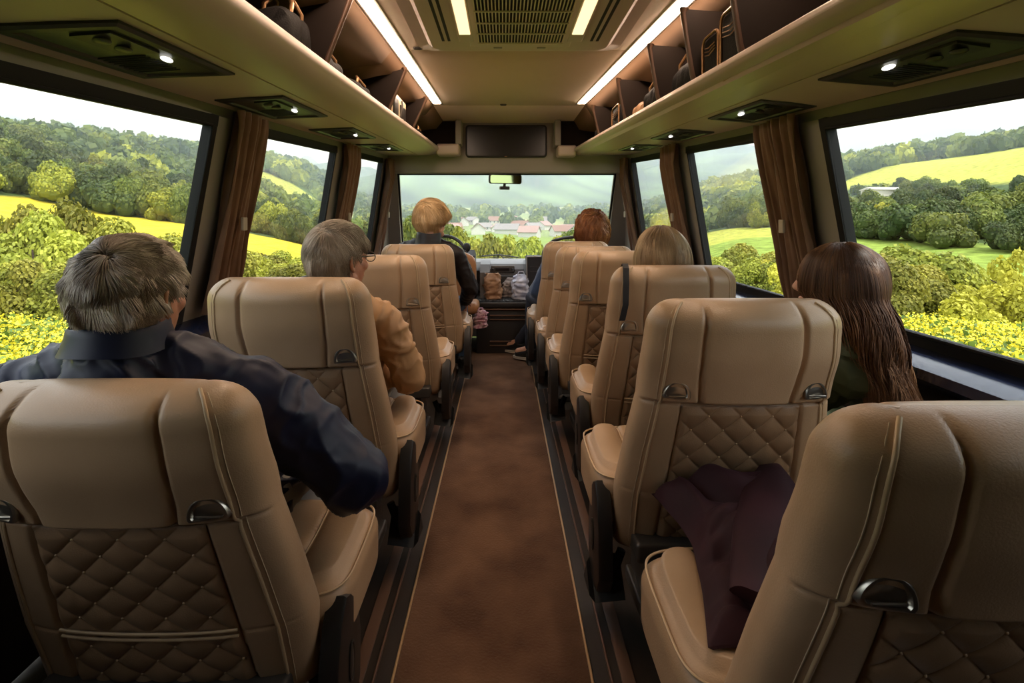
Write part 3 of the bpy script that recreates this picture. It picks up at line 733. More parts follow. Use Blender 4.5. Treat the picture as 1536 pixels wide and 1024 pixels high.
def seat_meshes():
    R = {}
    mb = MB(); rings = []
    Rt = .068
    zs = []
    for k in range(8):
        a = math.pi/2*(k+.3)/8; zs.append((.25+.05*(1-math.sin(a)), .045*(1-math.sin(a)) if 0 else .045*(1-math.sin(a)), 1-.75*(1-math.sin(a))))
    rows = []
    for k in range(9):           # rounded bottom
        a = math.pi/2*k/8; rows.append((.25+.045*(1-math.cos(a)), .05*(1-math.sin(a)), .12+.88*math.sin(a)))
    z = .30
    while z < 1.0-Rt:
        rows.append((z, 0, 1)); z += .0036 if (z > .715 and z < .755) or z < .31 or (.45 < z < .475) else .0065
    for k in range(0, 15):
        a = math.pi/2*k/14; rows.append((1.0-Rt+Rt*math.sin(a), .062*(1-math.cos(a)), max(.0005, math.cos(a))))
    for z, dw, tf in rows:
        W = seatW(z)-dw; T0 = seatT(z); yc = rearY(min(z, .96))+T0; sec = section(W, T0*tf)
        ring = []
        for x, y in sec:
            d = 0
            if y < 0:
                wgt = min(1, -y/(T0*tf+1e-6)*1.15)
                d = rear_disp(x, z)*wgt if z < 1.0-Rt else rear_disp(x, z)*wgt*tf
            elif z > .3:      # front cushion seams
                d = -.008*math.exp(-((abs(x)-.15)/.006)**2)
            ring.append((x, yc+y+d, z))
        rings.append(ring)
    mb.rings(rings, cap=False); mb.add(rings[0], [tuple(range(len(rings[0])))[::-1]])
    R['backrest'] = mb.mesh('backrest', M['leather'], True, 0)
    # piping
    for s in (-1, 1):
        mb = MB(); pts = []
        for z, dw, tf in rows[6:-3:3]:
            W = seatW(z)-dw; T0 = seatT(z); c = .825; x = s*W*c; y = -T0*tf*(1-c**NS)**(1/NS); y += rear_disp(x, z)*min(1, (1-c**NS)**(1/NS)*1.15)*(tf if z >= 1.0-Rt else 1)
            pts.append((x, rearY(min(z, .96))+T0+y-.0008, z+(.002 if z > .96 else 0)))
        mb.tube(pts, .0032, 8)
        R['piping%d' % s] = mb.mesh('piping', M['welt'], True, 60)
    # second stitched line in front of the piping
    for s in (-1, 1):
        mb = MB(); pts = []
        for z, dw, tf in rows[8:-4:3]:
            W = seatW(z)-dw; T0 = seatT(z); c = .868; x = s*W*c; y = -T0*tf*(1-c**NS)**(1/NS); y += rear_disp(x, z)*min(1, (1-c**NS)**(1/NS)*1.15)*(tf if z >= 1.0-Rt else 1)
            pts.append((x, rearY(min(z, .96))+T0+y-.0003, z))
        mb.tube(pts, .0011, 5)
        R['stitching%d' % s] = mb.mesh('stitching', M['stitch'], True, 60)
    # quilted panel
    P = []; nz, nx = 200, 150
    for i in range(nz+1):
        z = lerp(.288, .729, i/nz); px = quiltp(z)-.002; row = []
        W = seatW(z); T0 = seatT(z)
        for j in range(nx+1):
            x = px*(2*j/nx-1)
            ysurf = rearY(z)+T0-T0*(1-(abs(x)/W)**NS)**(1/NS)
            a = abs(math.sin(math.pi*(x/.080+(z-.462)/.080))); b = abs(math.sin(math.pi*(x/.080-(z-.462)/.080)))
            h = .0095*(a*b)**.42
            e = min(1, (px-abs(x))/.014, (z-.288)/.014, (.729-z)/.022); e = max(0, e)**.5
            strap = math.exp(-((z-.462)/.011)**4)
            row.append((x, ysurf+.008-(h*(1-strap)+.004*strap)*e-.003*e, z))
        P.append(row)
    mb = MB(); mb.grid(P)
    # buttons of the quilting
    mb.mi = 1
    for i in range(-8, 9):
        for j in range(-8, 9):
            x = (i+j)*.040; z = .462+(i-j)*.040
            if .31 < z < .715 and abs(z-.462) > .02 and abs(x) < quiltp(z)-.012:
                W = seatW(z); T0 = seatT(z); ys = rearY(z)+T0-T0*(1-(abs(x)/W)**NS)**(1/NS)
                mb.ell((x, ys+.004, z), (.0028, .0022, .0028), n=8, m=5)
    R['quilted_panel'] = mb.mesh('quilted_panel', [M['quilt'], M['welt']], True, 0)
    # pocket trim
    mb = MB()
    for dz in (.008, -.008):
        pts = []
        for j in range(25):
            px = quiltp(.462)-.002; x = px*(2*j/24-1); T0 = seatT(.46); W = seatW(.46)
            ys = rearY(.462+dz)+T0-T0*(1-(abs(x)/W)**NS)**(1/NS)
            pts.append((x, ys-.0015, .462+dz-.004*(1-(x/px)**2)))
        mb.tube(pts, .0026, 6)
    R['pocket_trim'] = mb.mesh('pocket_trim', M['welt'])
    for nm, s in (('l', -1), ('r', 1)):       # half-moon handle
        mb = MB(); z0 = .762; w, h = .0285, .036; x0 = s*.172
        out = []
        for k in range(25):
            a = math.pi*k/24; out.append((w*math.cos(a)+s*.0*math.sin(a)-s*.004*math.sin(a), h*math.sin(a)))
        out.append((-w+.003, -.004)); out.append((w-.003, -.004))
        def yy(x): 
            T0 = seatT(.78); W = seatW(.78); return rearY(.775)+T0-T0*(1-(min(abs(x), W*.99)/W)**NS)**(1/NS)-.010
        def rg(k, d): return [(x0+px*k, yy(x0+px*k)-d, z0+h*.4+(pz-h*.4)*k) for px, pz in out]
        mb.rings([rg(1.12, -.009), rg(1.12, .002), rg(1.02, .005), rg(.86, .005), rg(.78, -.001)], cap=False)
        mb.rings([rg(.8, -.003), rg(.78, -.0008), rg(.4, .0012)], cap=True)
        mb.tube([(x0-w*.72, yy(x0)-.004, z0+.002), (x0+w*.72, yy(x0)-.004, z0+.002)], .0022, 6)
        R['handle_'+nm] = mb.mesh('coat_handle', M['chrome'], True, 35)
    # cushion
    mb = MB(); CW, y0, y1, z0, z1 = .335, .235, .60, .315, .465
    yc = (y0+y1)/2; hy = (y1-y0)/2; rows2 = []
    N = 160
    for k in range(11):
        a = math.pi/2*k/10; rows2.append((z0+.03*(1-math.cos(a)), .03*(1-math.sin(a))))
    rows2 += [(lerp(z0+.03, z1-.045, q), 0) for q in (.25, .5, .75)]
    for k in range(11):
        a = math.pi/2*k/10; rows2.append((z1-.045+.045*math.sin(a), .045*(1-math.cos(a))))
    for k in range(1, 30): rows2.append((z1, .045+.008*k))
    rings = []
    for z, ins in rows2:
        ring = []
        for k in range(N):
            a = 2*math.pi*k/N; ca, sa = math.cos(a), math.sin(a); e = 2/6
            px = (CW-ins*.97)*math.copysign(abs(ca)**e, ca); py = yc+(hy-min(ins*.97, hy*.985))*math.copysign(abs(sa)**e, sa)
            zz = z
            if z >= z1-.001:
                zz += .014*max(0, 1-((abs(px)-.265)/.06)**2) if abs(px) > .205 else .006*(1-(px/.205)**4)
                zz -= .013*math.exp(-((abs(px)-.205)/.005)**2)
                zz += .012*sstep(py, .42, .54)
            ring.append((px, py, zz))
        rings.append(ring)
    mb.rings(rings, cap=True); R['seat_cushion'] = mb.mesh('seat_cushion', M['leather'], True, 0)
    mb = MB()
    def cp(a, ins, z):
        ca, sa = math.cos(a), math.sin(a); e = 2/6
        px = (CW-ins)*math.copysign(abs(ca)**e, ca); py = yc+(hy-ins)*math.copysign(abs(sa)**e, sa)
        return (px, py, z+.012*sstep(py, .42, .54)*.7)
    mb.tube([cp(-.9+(math.pi+1.8)*k/90, .009, z1-.012) for k in range(91)], .0028, 6)
    R['cushion_piping'] = mb.mesh('cushion_piping', M['welt'])
    mb = MB(); mb.tube([(0, .27+.27*k/12, z1+.001+(.012*sstep(.27+.27*k/12, .42, .54))) for k in range(13)], .0022, 6)
    R['cushion_welt'] = mb.mesh('cushion_welt', M['welt'])
    for nm, s in (('l', -1), ('r', 1)):
        x0, x1 = (.268, .305)
        poly = [(.21, .19), (.25, .13), (.33, .11), (.37, .16), (.375, .28), (.35, .37), (.32, .415), (.27, .44), (.235, .40), (.215, .32)]
        xa, xb = sorted((s*x0, s*x1)); mb = MB()
        # bevelled slab
        cxp = sum(p[0] for p in poly)/len(poly); czp = sum(p[1] for p in poly)/len(poly)
        sh = lambda k: [(cxp+(a-cxp)*k, czp+(b-czp)*k) for a, b in poly]
        mb.rings([[(s*.292, a, b) for a, b in sh(1)], [(s*.325, a, b) for a, b in sh(1)], [(s*.331, a, b) for a, b in sh(.97)], [(s*.333, a, b) for a, b in sh(.9)]])
        R['side_cover_'+nm] = mb.mesh('side_cover', M['plastic'], True, 35)
        mb = MB(); mb.tube([(s*.335, .295+.014*math.cos(a), .27+.045*math.sin(a)) for a in [2*math.pi*k/24 for k in range(24)]], .0022, 6, closed=True)
        mb.ell((s*.334, .295, .27), (.004, .011, .04), n=12, m=8)
        R['recline_lever_'+nm] = mb.mesh('recline_lever', M['steel'])
        mb = MB()
        poly = [(.26, .10), (.41, .075), (.34, .185)]
        mb.rings([[(s*.245, a, b) for a, b in poly], [(s*.33, a+.015, b-.02) for a, b in poly], [(s*.345, lerp(a, .335, .3), lerp(b, .09, .3)) for a, b in poly]])
        mb.tube([(s*.24, .33, .20), (s*.27, .32, .13)], .014, 8)
        R['footrest_'+nm] = mb.mesh('footrest', M['rubber'], True, 30)
    mb = MB()
    for s in (-1, 1): mb.prism([(.18, -.012), (.50, -.012), (.46, .05), (.42, .29), (.24, .29), (.22, .05)], 'x', s*.15-.03, s*.15+.03)
    mb.box(-.24, .24, .16, .54, .27, .325, bev=.01)
    mb.box(-.2, .2, .20, .46, .03, .07, bev=.01)
    R['seat_frame'] = mb.mesh('seat_frame', M['steel'], True, 30)
    return R
SM = seat_meshes()
def make_seat(aisle):
    a = 'r' if aisle > 0 else 'l'
    t = thing('coach_seat', 'seat', 'seat')
    for nm, me in (('backrest', SM['backrest']), ('piping', SM['piping-1']), ('piping', SM['piping1']), ('stitching', SM['stitching-1']), ('stitching', SM['stitching1']), ('quilted_panel', SM['quilted_panel']),
                   ('pocket_trim', SM['pocket_trim']), ('coat_handle', SM['handle_l']), ('coat_handle', SM['handle_r']), ('seat_cushion', SM['seat_cushion']), ('cushion_piping', SM['cushion_piping']),
                   ('side_cover', SM['side_cover_'+a]), ('recline_lever', SM['recline_lever_'+a]), ('footrest', SM['footrest_'+a]), ('seat_frame', SM['seat_frame'])):
        o = link(nm, me, t)
        if nm == 'seat_cushion':
            for q in (-1, 1):
                w_ = link('cushion_welt', SM['cushion_welt'], o); w_.location.x = q*.205
    return t
seatL = make_seat(1); seatR = make_seat(-1)
G = 'tan leather coach seats along the aisle'
SEATS = [
 (seatL, -.660, .78, .925, 'nearest left tan leather coach seat, holding the man in the navy jacket'),
 (seatL, -.635, 1.42, 1.025, 'second left tan leather coach seat, holding the man in the tan jacket'),
 (seatL, -.615, 2.40, 1.02, 'third left tan leather coach seat, empty, in front of the man in the tan jacket'),
 (seatL, -.560, 3.20, 1.03, 'fourth left tan leather coach seat, holding the blond passenger in black'),
 (seatR, .630, .55, .970, 'nearest right tan leather coach seat, cut off by the lower right corner'),
 (seatR, .597, 1.18, 1.0, 'second right tan leather coach seat, directly ahead of the burgundy jacket'),
 (seatR, .650, 1.85, 1.02, 'third right tan leather coach seat with a black strap over its top corner'),
 (seatR, .585, 2.46, 1.036, 'fourth right tan leather coach seat, just ahead of the blond head'),
 (seatR, .556, 2.98, 1.03, 'fifth right tan leather coach seat, between the blond and the auburn heads'),
 (seatR, .520, 3.50, 1.035, 'front right tan leather coach seat, holding the auburn-haired passenger'),
]
used = set(); seat_objs = []
for proto, x, y, zt, lab in SEATS:
    if id(proto) in used: o = copy_tree(proto)
    else: o = proto; used.add(id(proto))
    o.location = (x, y, 0); o.scale = (1, 1, zt/1.0); tag(o, lab, 'seat', G); seat_objs.append(o)
# driver's seat (orange tan)
d = thing('driver_seat', 'orange tan driver seat ahead of the blond passenger in black', 'seat', (-.455, 4.02, .0))
mb = MB(); rr_ = []
for i in range(21):
    z = lerp(.5, .93, i/20); k = (1-abs(2*i/20-1)**6)**.4 if 0 < i < 20 else .25
    rr_.append([(.235*math.copysign(abs(math.cos(a))**.6, math.cos(a))*max(k, .5), .06+.06*math.copysign(abs(math.sin(a))**.6, math.sin(a))*k+(.93-z)*.1, z) for a in [2*math.pi*j/32 for j in range(32)]])
mb.rings(rr_); mb.build('backrest', M['tanleather'], d, angle=60)
mb = MB(); mb.box(-.25, .25, .10, .36, .40, .50, bev=.04); mb.build('seat_cushion', M['tanleather'], d)
mb = MB(); mb.box(-.18, .18, .12, .34, -.012, .41, bev=.02); mb.build('seat_pedestal', M['plastic'], d)

# webbing strap over the third right seat
mb = MB(); pts = [(.475, 1.985, .98), (.468, 1.94, 1.018), (.462, 1.90, 1.026), (.457, 1.865, 1.012), (.452, 1.842, .96), (.449, 1.838, .88), (.436, 1.856, .80)]
L_ = [Vector(p)+Vector((-.011, 0, 0)) for p in pts]; R_ = [Vector(p)+Vector((.011, 0, 0)) for p in pts]
sm_ = []
for i in range(len(pts)-1):
    for q in range(4): sm_.append((L_[i].lerp(L_[i+1], q/4), R_[i].lerp(R_[i+1], q/4)))
mb.rings([[a, b, b+Vector((0, -.004, .002)), a+Vector((0, -.004, .002))] for a, b in sm_], cap=True)
tag(mb.build('webbing_strap', M['strap']), 'black webbing strap hanging over the left corner of the third right seat', 'strap')

# burgundy jacket thrown on the nearest right seat
def cloth_heap():
    P = []; n, m = 90, 110; B = []
    for i in range(n+1):
        row = []; brow = []
        for j in range(m+1):
            u = i/n; v = j/m       # v towards the front, u across
            x = lerp(.37, .74, u)+.05*math.sin(v*3)*(1-u)+.03*(v-.5); y = lerp(.82, 1.30, v)+.03*math.sin(u*6+1)
            edge = min(u, 1-u, v, 1-v); e = min(1, edge/.10)**.6
            w = x*5+y*3+.8*noise.noise(Vector((x*5, y*5, 1)))
            fold = abs(math.sin(w*3.1+1.2*noise.noise(Vector((x*3, y*3, 7)))))
            base = .485+.055*math.sin(math.pi*min(1, u*1.15))*(.5+.5*math.sin(math.pi*v*.9+.3))+.035*sstep(v, .55, 1)
            z = base+.042*(fold**.8-.4)*e+.010*abs(math.sin(w*9+3*noise.noise(Vector((x*6, y*6, 2)))))*e+.012*noise.noise(Vector((x*20, y*14, 3)))
            z = lerp(.474, z, e)
            row.append((x+.014*math.sin(w*2.2), y+.012*math.cos(w*1.7), z)); brow.append((x, y, .470))
        P.append(row); B.append(brow)
    mb = MB(); mb.grid(P); mb.grid([r[::-1] for r in B])
    # side skirt
    per = [(0, j) for j in range(m)]+[(i, m) for i in range(n)]+[(n, j) for j in range(m, 0, -1)]+[(i, 0) for i in range(n, 0, -1)]
    mb.rings([[P[i][j] for i, j in per], [B[i][j] for i, j in per]], cap=False)
    t = thing('jacket', 'burgundy jacket thrown in folds on the nearest right seat', 'jacket', (.55, 1.05, .47))
    mb.build('jacket_cloth', M['burgundy'], t, angle=0)
    s = MB()      # a sleeve folded over and the collar seam
    s.tube([(.44, .88, .515), (.49, .95, .540), (.545, 1.04, .560), (.60, 1.12, .570), (.65, 1.20, .575), (.68, 1.27, .565)], [.040, .052, .058, .060, .056, .03], 40)
    o = s.build('sleeve', M['burgundy'], t)
    for v in o.data.vertices:
        z_ = .545+(v.co.z-.545)*.62; v.co.z = z_+noise.noise(v.co*16)*.016+.007*math.sin(v.co.y*60+v.co.x*70+4*noise.noise(v.co*9)); v.co.x += .012*noise.noise(v.co*14+Vector((5, 0, 0)))
    rebase(t, (.55, 1.05, .47))
cloth_heap()

# ------------------------------------------------------------------ people
def baked(name, mb, mat, parent, voxel=.006, smooth=5, wrinkle=None, seed=0):
    me = mb.mesh(name+'_src', mat, False)
    o = bpy.data.objects.new(name, me); COL.objects.link(o)
    r = o.modifiers.new('r', 'REMESH'); r.mode = 'VOXEL'; r.voxel_size = voxel; r.use_smooth_shade = True
    s = o.modifiers.new('s', 'SMOOTH'); s.factor = .5; s.iterations = smooth
    dg = bpy.context.evaluated_depsgraph_get(); dg.update()
    ev = o.evaluated_get(dg); out = bpy.data.meshes.new_from_object(ev, depsgraph=dg)
    o.modifiers.clear(); o.data = out; out.name = name; bpy.data.meshes.remove(me)
    if wrinkle:
        out.update(); nrm = [v.normal.copy() for v in out.vertices]; off = Vector((seed*3.1, seed*1.7, seed))
        for v, nn in zip(out.vertices, nrm): v.co += nn*wrinkle(v.co, off)
    out.materials.clear(); out.materials.append(mat); out.shade_smooth(); out.update()
    o.parent = parent; return o
def fold(amp, f=9, st=(1, 1, 1)):
    def g(p, off):
        q = Vector((p.x*st[0], p.y*st[1], p.z*st[2]))*f+off
        w = noise.noise(q*.45)*1.6
        r = 1-abs(noise.noise(q+Vector((w, w, w))))*2.4
        r2 = 1-abs(noise.noise(q*2.1+Vector((w, 3, w))))*2.4
        return amp*(max(0, r)**2.2+.45*max(0, r2)**2-.35)
    return g
def V3(*a): return Vector(a)
def hand(mb, wrist, d, nrm, s=1):
    d = d.normalized(); side = d.cross(nrm).normalized(); nrm = side.cross(d).normalized()
    k = .9*s
    palm = wrist+d*.05*k
    mb.capsule(wrist, wrist+d*.03*k, .024*k, .026*k)
    for q in (-1.1, -.35, .35, 1.1): mb.capsule(wrist+d*.02*k+side*q*.012*k, wrist+d*.085*k+side*q*.020*k, .015*k, .0125*k, 10, 4)
    for i, (q, L) in enumerate(((-1.1, .062), (-.35, .078), (.35, .084), (1.1, .074))):
        a = wrist+d*.088*k+side*q*.021*k; b = a+(d*.85-nrm*.35)*L*.5*k; c = b+(d*.45-nrm*.85)*L*.5*k
        mb.capsule(a, b, .0100*k, .0092*k, 10, 4); mb.capsule(b, c, .0092*k, .0078*k, 10, 4)
    a = wrist+d*.03*k+side*.022*k; b = a+(d*.6+side*.75-nrm*.2)*.035*k; c = b+(d*.85+side*.2-nrm*.4)*.03*k
    mb.capsule(a, b, .0125*k, .0108*k, 10, 4); mb.capsule(b, c, .0108*k, .0088*k, 10, 4)
def head_frame(az, pitch=0, roll=0):
    a = math.radians(az)
    R = Matrix.Rotation(-a, 3, 'Z') @ Matrix.Rotation(math.radians(pitch), 3, 'X') @ Matrix.Rotation(math.radians(roll), 3, 'Y')
    return R
def head_shape(mb, c, R, s):
    def P(x, y, z): return c+R @ Vector((x, y, z))*s
    def E(x, y, z, a, b, d, n=20, m=12): mb.ell(P(x, y, z), (a*s, b*s, d*s), rot=R, n=n, m=m)
    E(0, -.014, .030, .077, .099, .090, 28, 18)
    E(0, .030, -.035, .060, .064, .082, 24, 14)
    mb.capsule(P(-.045, .015, -.065), P(-.012, .075, -.098), .022*s, .018*s); mb.capsule(P(.045, .015, -.065), P(.012, .075, -.098), .022*s, .018*s)
    E(0, .080, -.098, .022, .016, .016)
    mb.capsule(P(0, .088, .022), P(0, .112, -.022), .009*s, .0125*s); E(0, .104, -.028, .018, .013, .010)
    E(0, .078, .034, .052, .020, .014)
    for q in (-1, 1):
        E(q*.036, .066, -.022, .024, .024, .022)
        E(q*.031, .080, .008, .014, .011, .010)
        # ear: helix, lobe and inner plate
        pts = [(.074, .006, -.004), (.080, -.002, .018), (.085, -.014, .024), (.088, -.024, .012), (.086, -.024, -.010), (.080, -.014, -.030), (.075, -.004, -.036)]
        for i in range(len(pts)-1):
            a, b = pts[i], pts[i+1]; mb.capsule(P(q*a[0], a[1], a[2]), P(q*b[0], b[1], b[2]), .0058*s, .0058*s, 8, 3)
        E(q*.077, -.010, -.004, .0045, .014, .022); E(q*.077, -.004, -.034, .006, .008, .010)
    E(0, .094, -.058, .022, .010, .006); E(0, .091, -.070, .018, .010, .007)
    return P
def in_hair(n, bob=False):
    x, y, z = n
    if z < (-.86 if not bob else -.9): return False
    if z > .55: return y < .80
    if z > .15: return y < .52
    if z > -.05: return y < .25 and not (abs(x) > .8 and y > .12)
    return y < -.10
def hair(parent, c, R, s, mat, style, seed, count, tonefn=None):
    rng = random.Random(seed); nV = []; nQ = []; tone = []
    ec = Vector((0, -.014, .030)); er = Vector((.079, .101, .093))
    vol = style.get('vol', 1.03); length = style['len']; step = style.get('step', .008)
    cap = MB()
    # underlying cap
    n_, m_ = 64, 44; grid = {}
    cs = style.get('cap', 1.02)
    for i in range(m_+1):
        th = math.pi*i/m_
        for j in range(n_):
            ph = 2*math.pi*j/n_; d = Vector((math.sin(th)*math.cos(ph), math.sin(th)*math.sin(ph), -math.cos(th)))
            grid[i, j] = (d, c+R @ (ec+Vector((d.x*er.x, d.y*er.y, d.z*er.z))*cs*(1+style.get('lump', .012)*noise.noise(d*9+Vector((seed, 0, 0)))))*s)
    idx = {}
    def gi(i, j):
        j %= n_
        if (i, j) not in idx:
            idx[i, j] = len(nV); nV.append(tuple(grid[i, j][1])); tone.append(.5+.3*noise.noise(grid[i, j][0]*6))
        return idx[i, j]
    for i in range(m_):
        for j in range(n_):
            d = grid[i, j][0]+grid[i+1, (j+1) % n_][0]; d.normalize()
            if in_hair(d, style.get('bob')): nQ.append((gi(i, j), gi(i, j+1), gi(i+1, j+1), gi(i+1, j)))
    whorl = Vector(style.get('whorl', (.015, -.072, .075)))
    grav = style.get('grav', .25); fall = style.get('fall'); wave = style.get('wave', .0); th_ = style.get('thick', .0012)
    tries = 0; made = 0
    while made < count and tries < count*6:
        tries += 1
        d = Vector((rng.gauss(0, 1), rng.gauss(0, 1), rng.gauss(0, 1))).normalized()
        if not in_hair(d, style.get('bob')): continue
        if fall is not None and d.y > .15 and d.z < .65: continue
        if style.get('bob') and d.z < -.2 and rng.random() < .6: continue
        made += 1
        p = ec+Vector((d.x*er.x, d.y*er.y, d.z*er.z))
        cl = noise.noise_vector(p*style.get('clump', 26)+Vector((seed, 0, 0)))
        cl2 = noise.noise_vector(p*55+Vector((seed, 4, 0)))
        L = length*(1+.35*cl.x+rng.uniform(-.15, .15)); lift = style.get('lift', .35)*(1+.8*cl2.y)
        n_steps = style.get('steps', 7); ds = L/n_steps; pts = []; q = p.copy(); vel = None
        ph1 = rng.uniform(0, .9)+cl.z*5; wv = wave*(1+.3*cl.x)
        for k in range(n_steps+1):
            rel = q-ec; nn = Vector((rel.x/er.x**2, rel.y/er.y**2, rel.z/er.z**2)).normalized()
            rad = math.sqrt((rel.x/er.x)**2+(rel.y/er.y)**2+(rel.z/er.z)**2)
            pts.append(q.copy())
            flow = rel-(whorl-ec); flow -= nn*flow.dot(nn)
            if flow.length < .004: flow = nn.orthogonal()
            flow.normalize()
            if 'comb' in style: flow = (flow+Vector(style['comb'])*max(0, nn.z+.2)).normalized()
            tng = flow+nn*lift*(1-k/n_steps*1.4)+cl*style.get('mess', .5)+Vector((0, 0, -grav*(1+k*.15)))
            if style.get('curl'): 
                tng += nn.cross(flow)*math.sin(ph1+k*1.1)*style['curl']+nn*math.cos(ph1+k*1.1)*style['curl']
            if fall is not None and q.z < -.02:
                f = Vector(fall[0]); tng = (f+cl*.12)*1.0+Vector((math.sin(ph1+cl2.x*2+k*.42), math.cos(ph1*.7+k*.38), 0))*style.get('wavy', .22)*min(1, k/14)
                tng.y += max(-.9, min(.5, -3.4*(q.y+.06+(.40+.5*cl.y)*max(0, -q.z-.03))))
            if vel is None: vel = tng.normalized()
            else: vel = (vel*.45+tng.normalized()*.55).normalized()
            q = q+vel*ds
            rel = q-ec
            rad = math.sqrt((rel.x/er.x)**2+(rel.y/er.y)**2+(rel.z/er.z)**2)
            tgt = vol*(1+.05*cl.y+.04*k/n_steps+style.get('lump', 0)*noise.noise(rel*60))
            if rad < tgt: q = ec+rel*(tgt/rad)
            if rel.z < -.06 and 'tuck' in style: q += Vector((-q.x, -q.y*.6, 0))*style['tuck']
        base = len(nV); tn = .5+.42*cl.x+.5*cl2.z*.6+rng.uniform(-.12, .12)
        if tonefn: tn = tonefn(p, tn)
        tn = min(1, max(0, tn))
        W = [c+R @ (q*s) for q in pts]; N = len(W)
        side0 = None
        for k, w in enumerate(W):
            t = (W[min(k+1, N-1)]-W[max(k-1, 0)]); t = t.normalized() if t.length > 0 else Vector((0, 0, 1))
            if side0 is None: side0 = t.orthogonal()
            a = (side0-t*side0.dot(t)); a = a.normalized() if a.length > 1e-6 else t.orthogonal().normalized(); side0 = a; b = t.cross(a)
            r = th_*s*(1-.85*(k/(N-1))**2)
            for z3 in range(3):
                an = 2*math.pi*z3/3; nV.append(tuple(w+a*(r*math.cos(an))+b*(r*math.sin(an)))); tone.append(min(1, tn+(.3*(k/(N-1))**1.5 if fall is not None else 0)))
            if k:
                o = base+(k-1)*3
                for z3 in range(3): nQ.append((o+z3, o+(z3+1) % 3, o+3+(z3+1) % 3, o+3+z3))
    me = npmesh('hair', nV, nQ, mat, {'tone': tone}, smooth=True)
    return link('hair', me, parent)
def hairmat(name, ramp): 
    return principled(name, ramp[0][1], .42, attr='tone', ramp=ramp, spec=.4)
HM = {
 'grey': hairmat('grey_brown_hair', [(0, (.035, .024, .019)), (.45, (.145, .108, .083)), (.75, (.33, .265, .215)), (1, (.54, .47, .41))]),
 'silver': hairmat('silver_hair', [(0, (.08, .066, .052)), (.5, (.27, .22, .17)), (1, (.52, .47, .40))]),
 'blond': hairmat('strawberry_blond_hair', [(0, (.22, .12, .05)), (.5, (.50, .32, .15)), (1, (.80, .60, .36))]),
 'auburn': hairmat('auburn_hair', [(0, (.05, .014, .005)), (.5, (.17, .052, .016)), (1, (.38, .16, .055))]),
 'fair': hairmat('fair_blond_hair', [(0, (.16, .10, .05)), (.5, (.42, .30, .17)), (1, (.72, .60, .42))]),
 'brown': hairmat('long_brown_hair', [(0, (.020, .009, .005)), (.5, (.085, .038, .019)), (1, (.30, .155, .075))]),
}
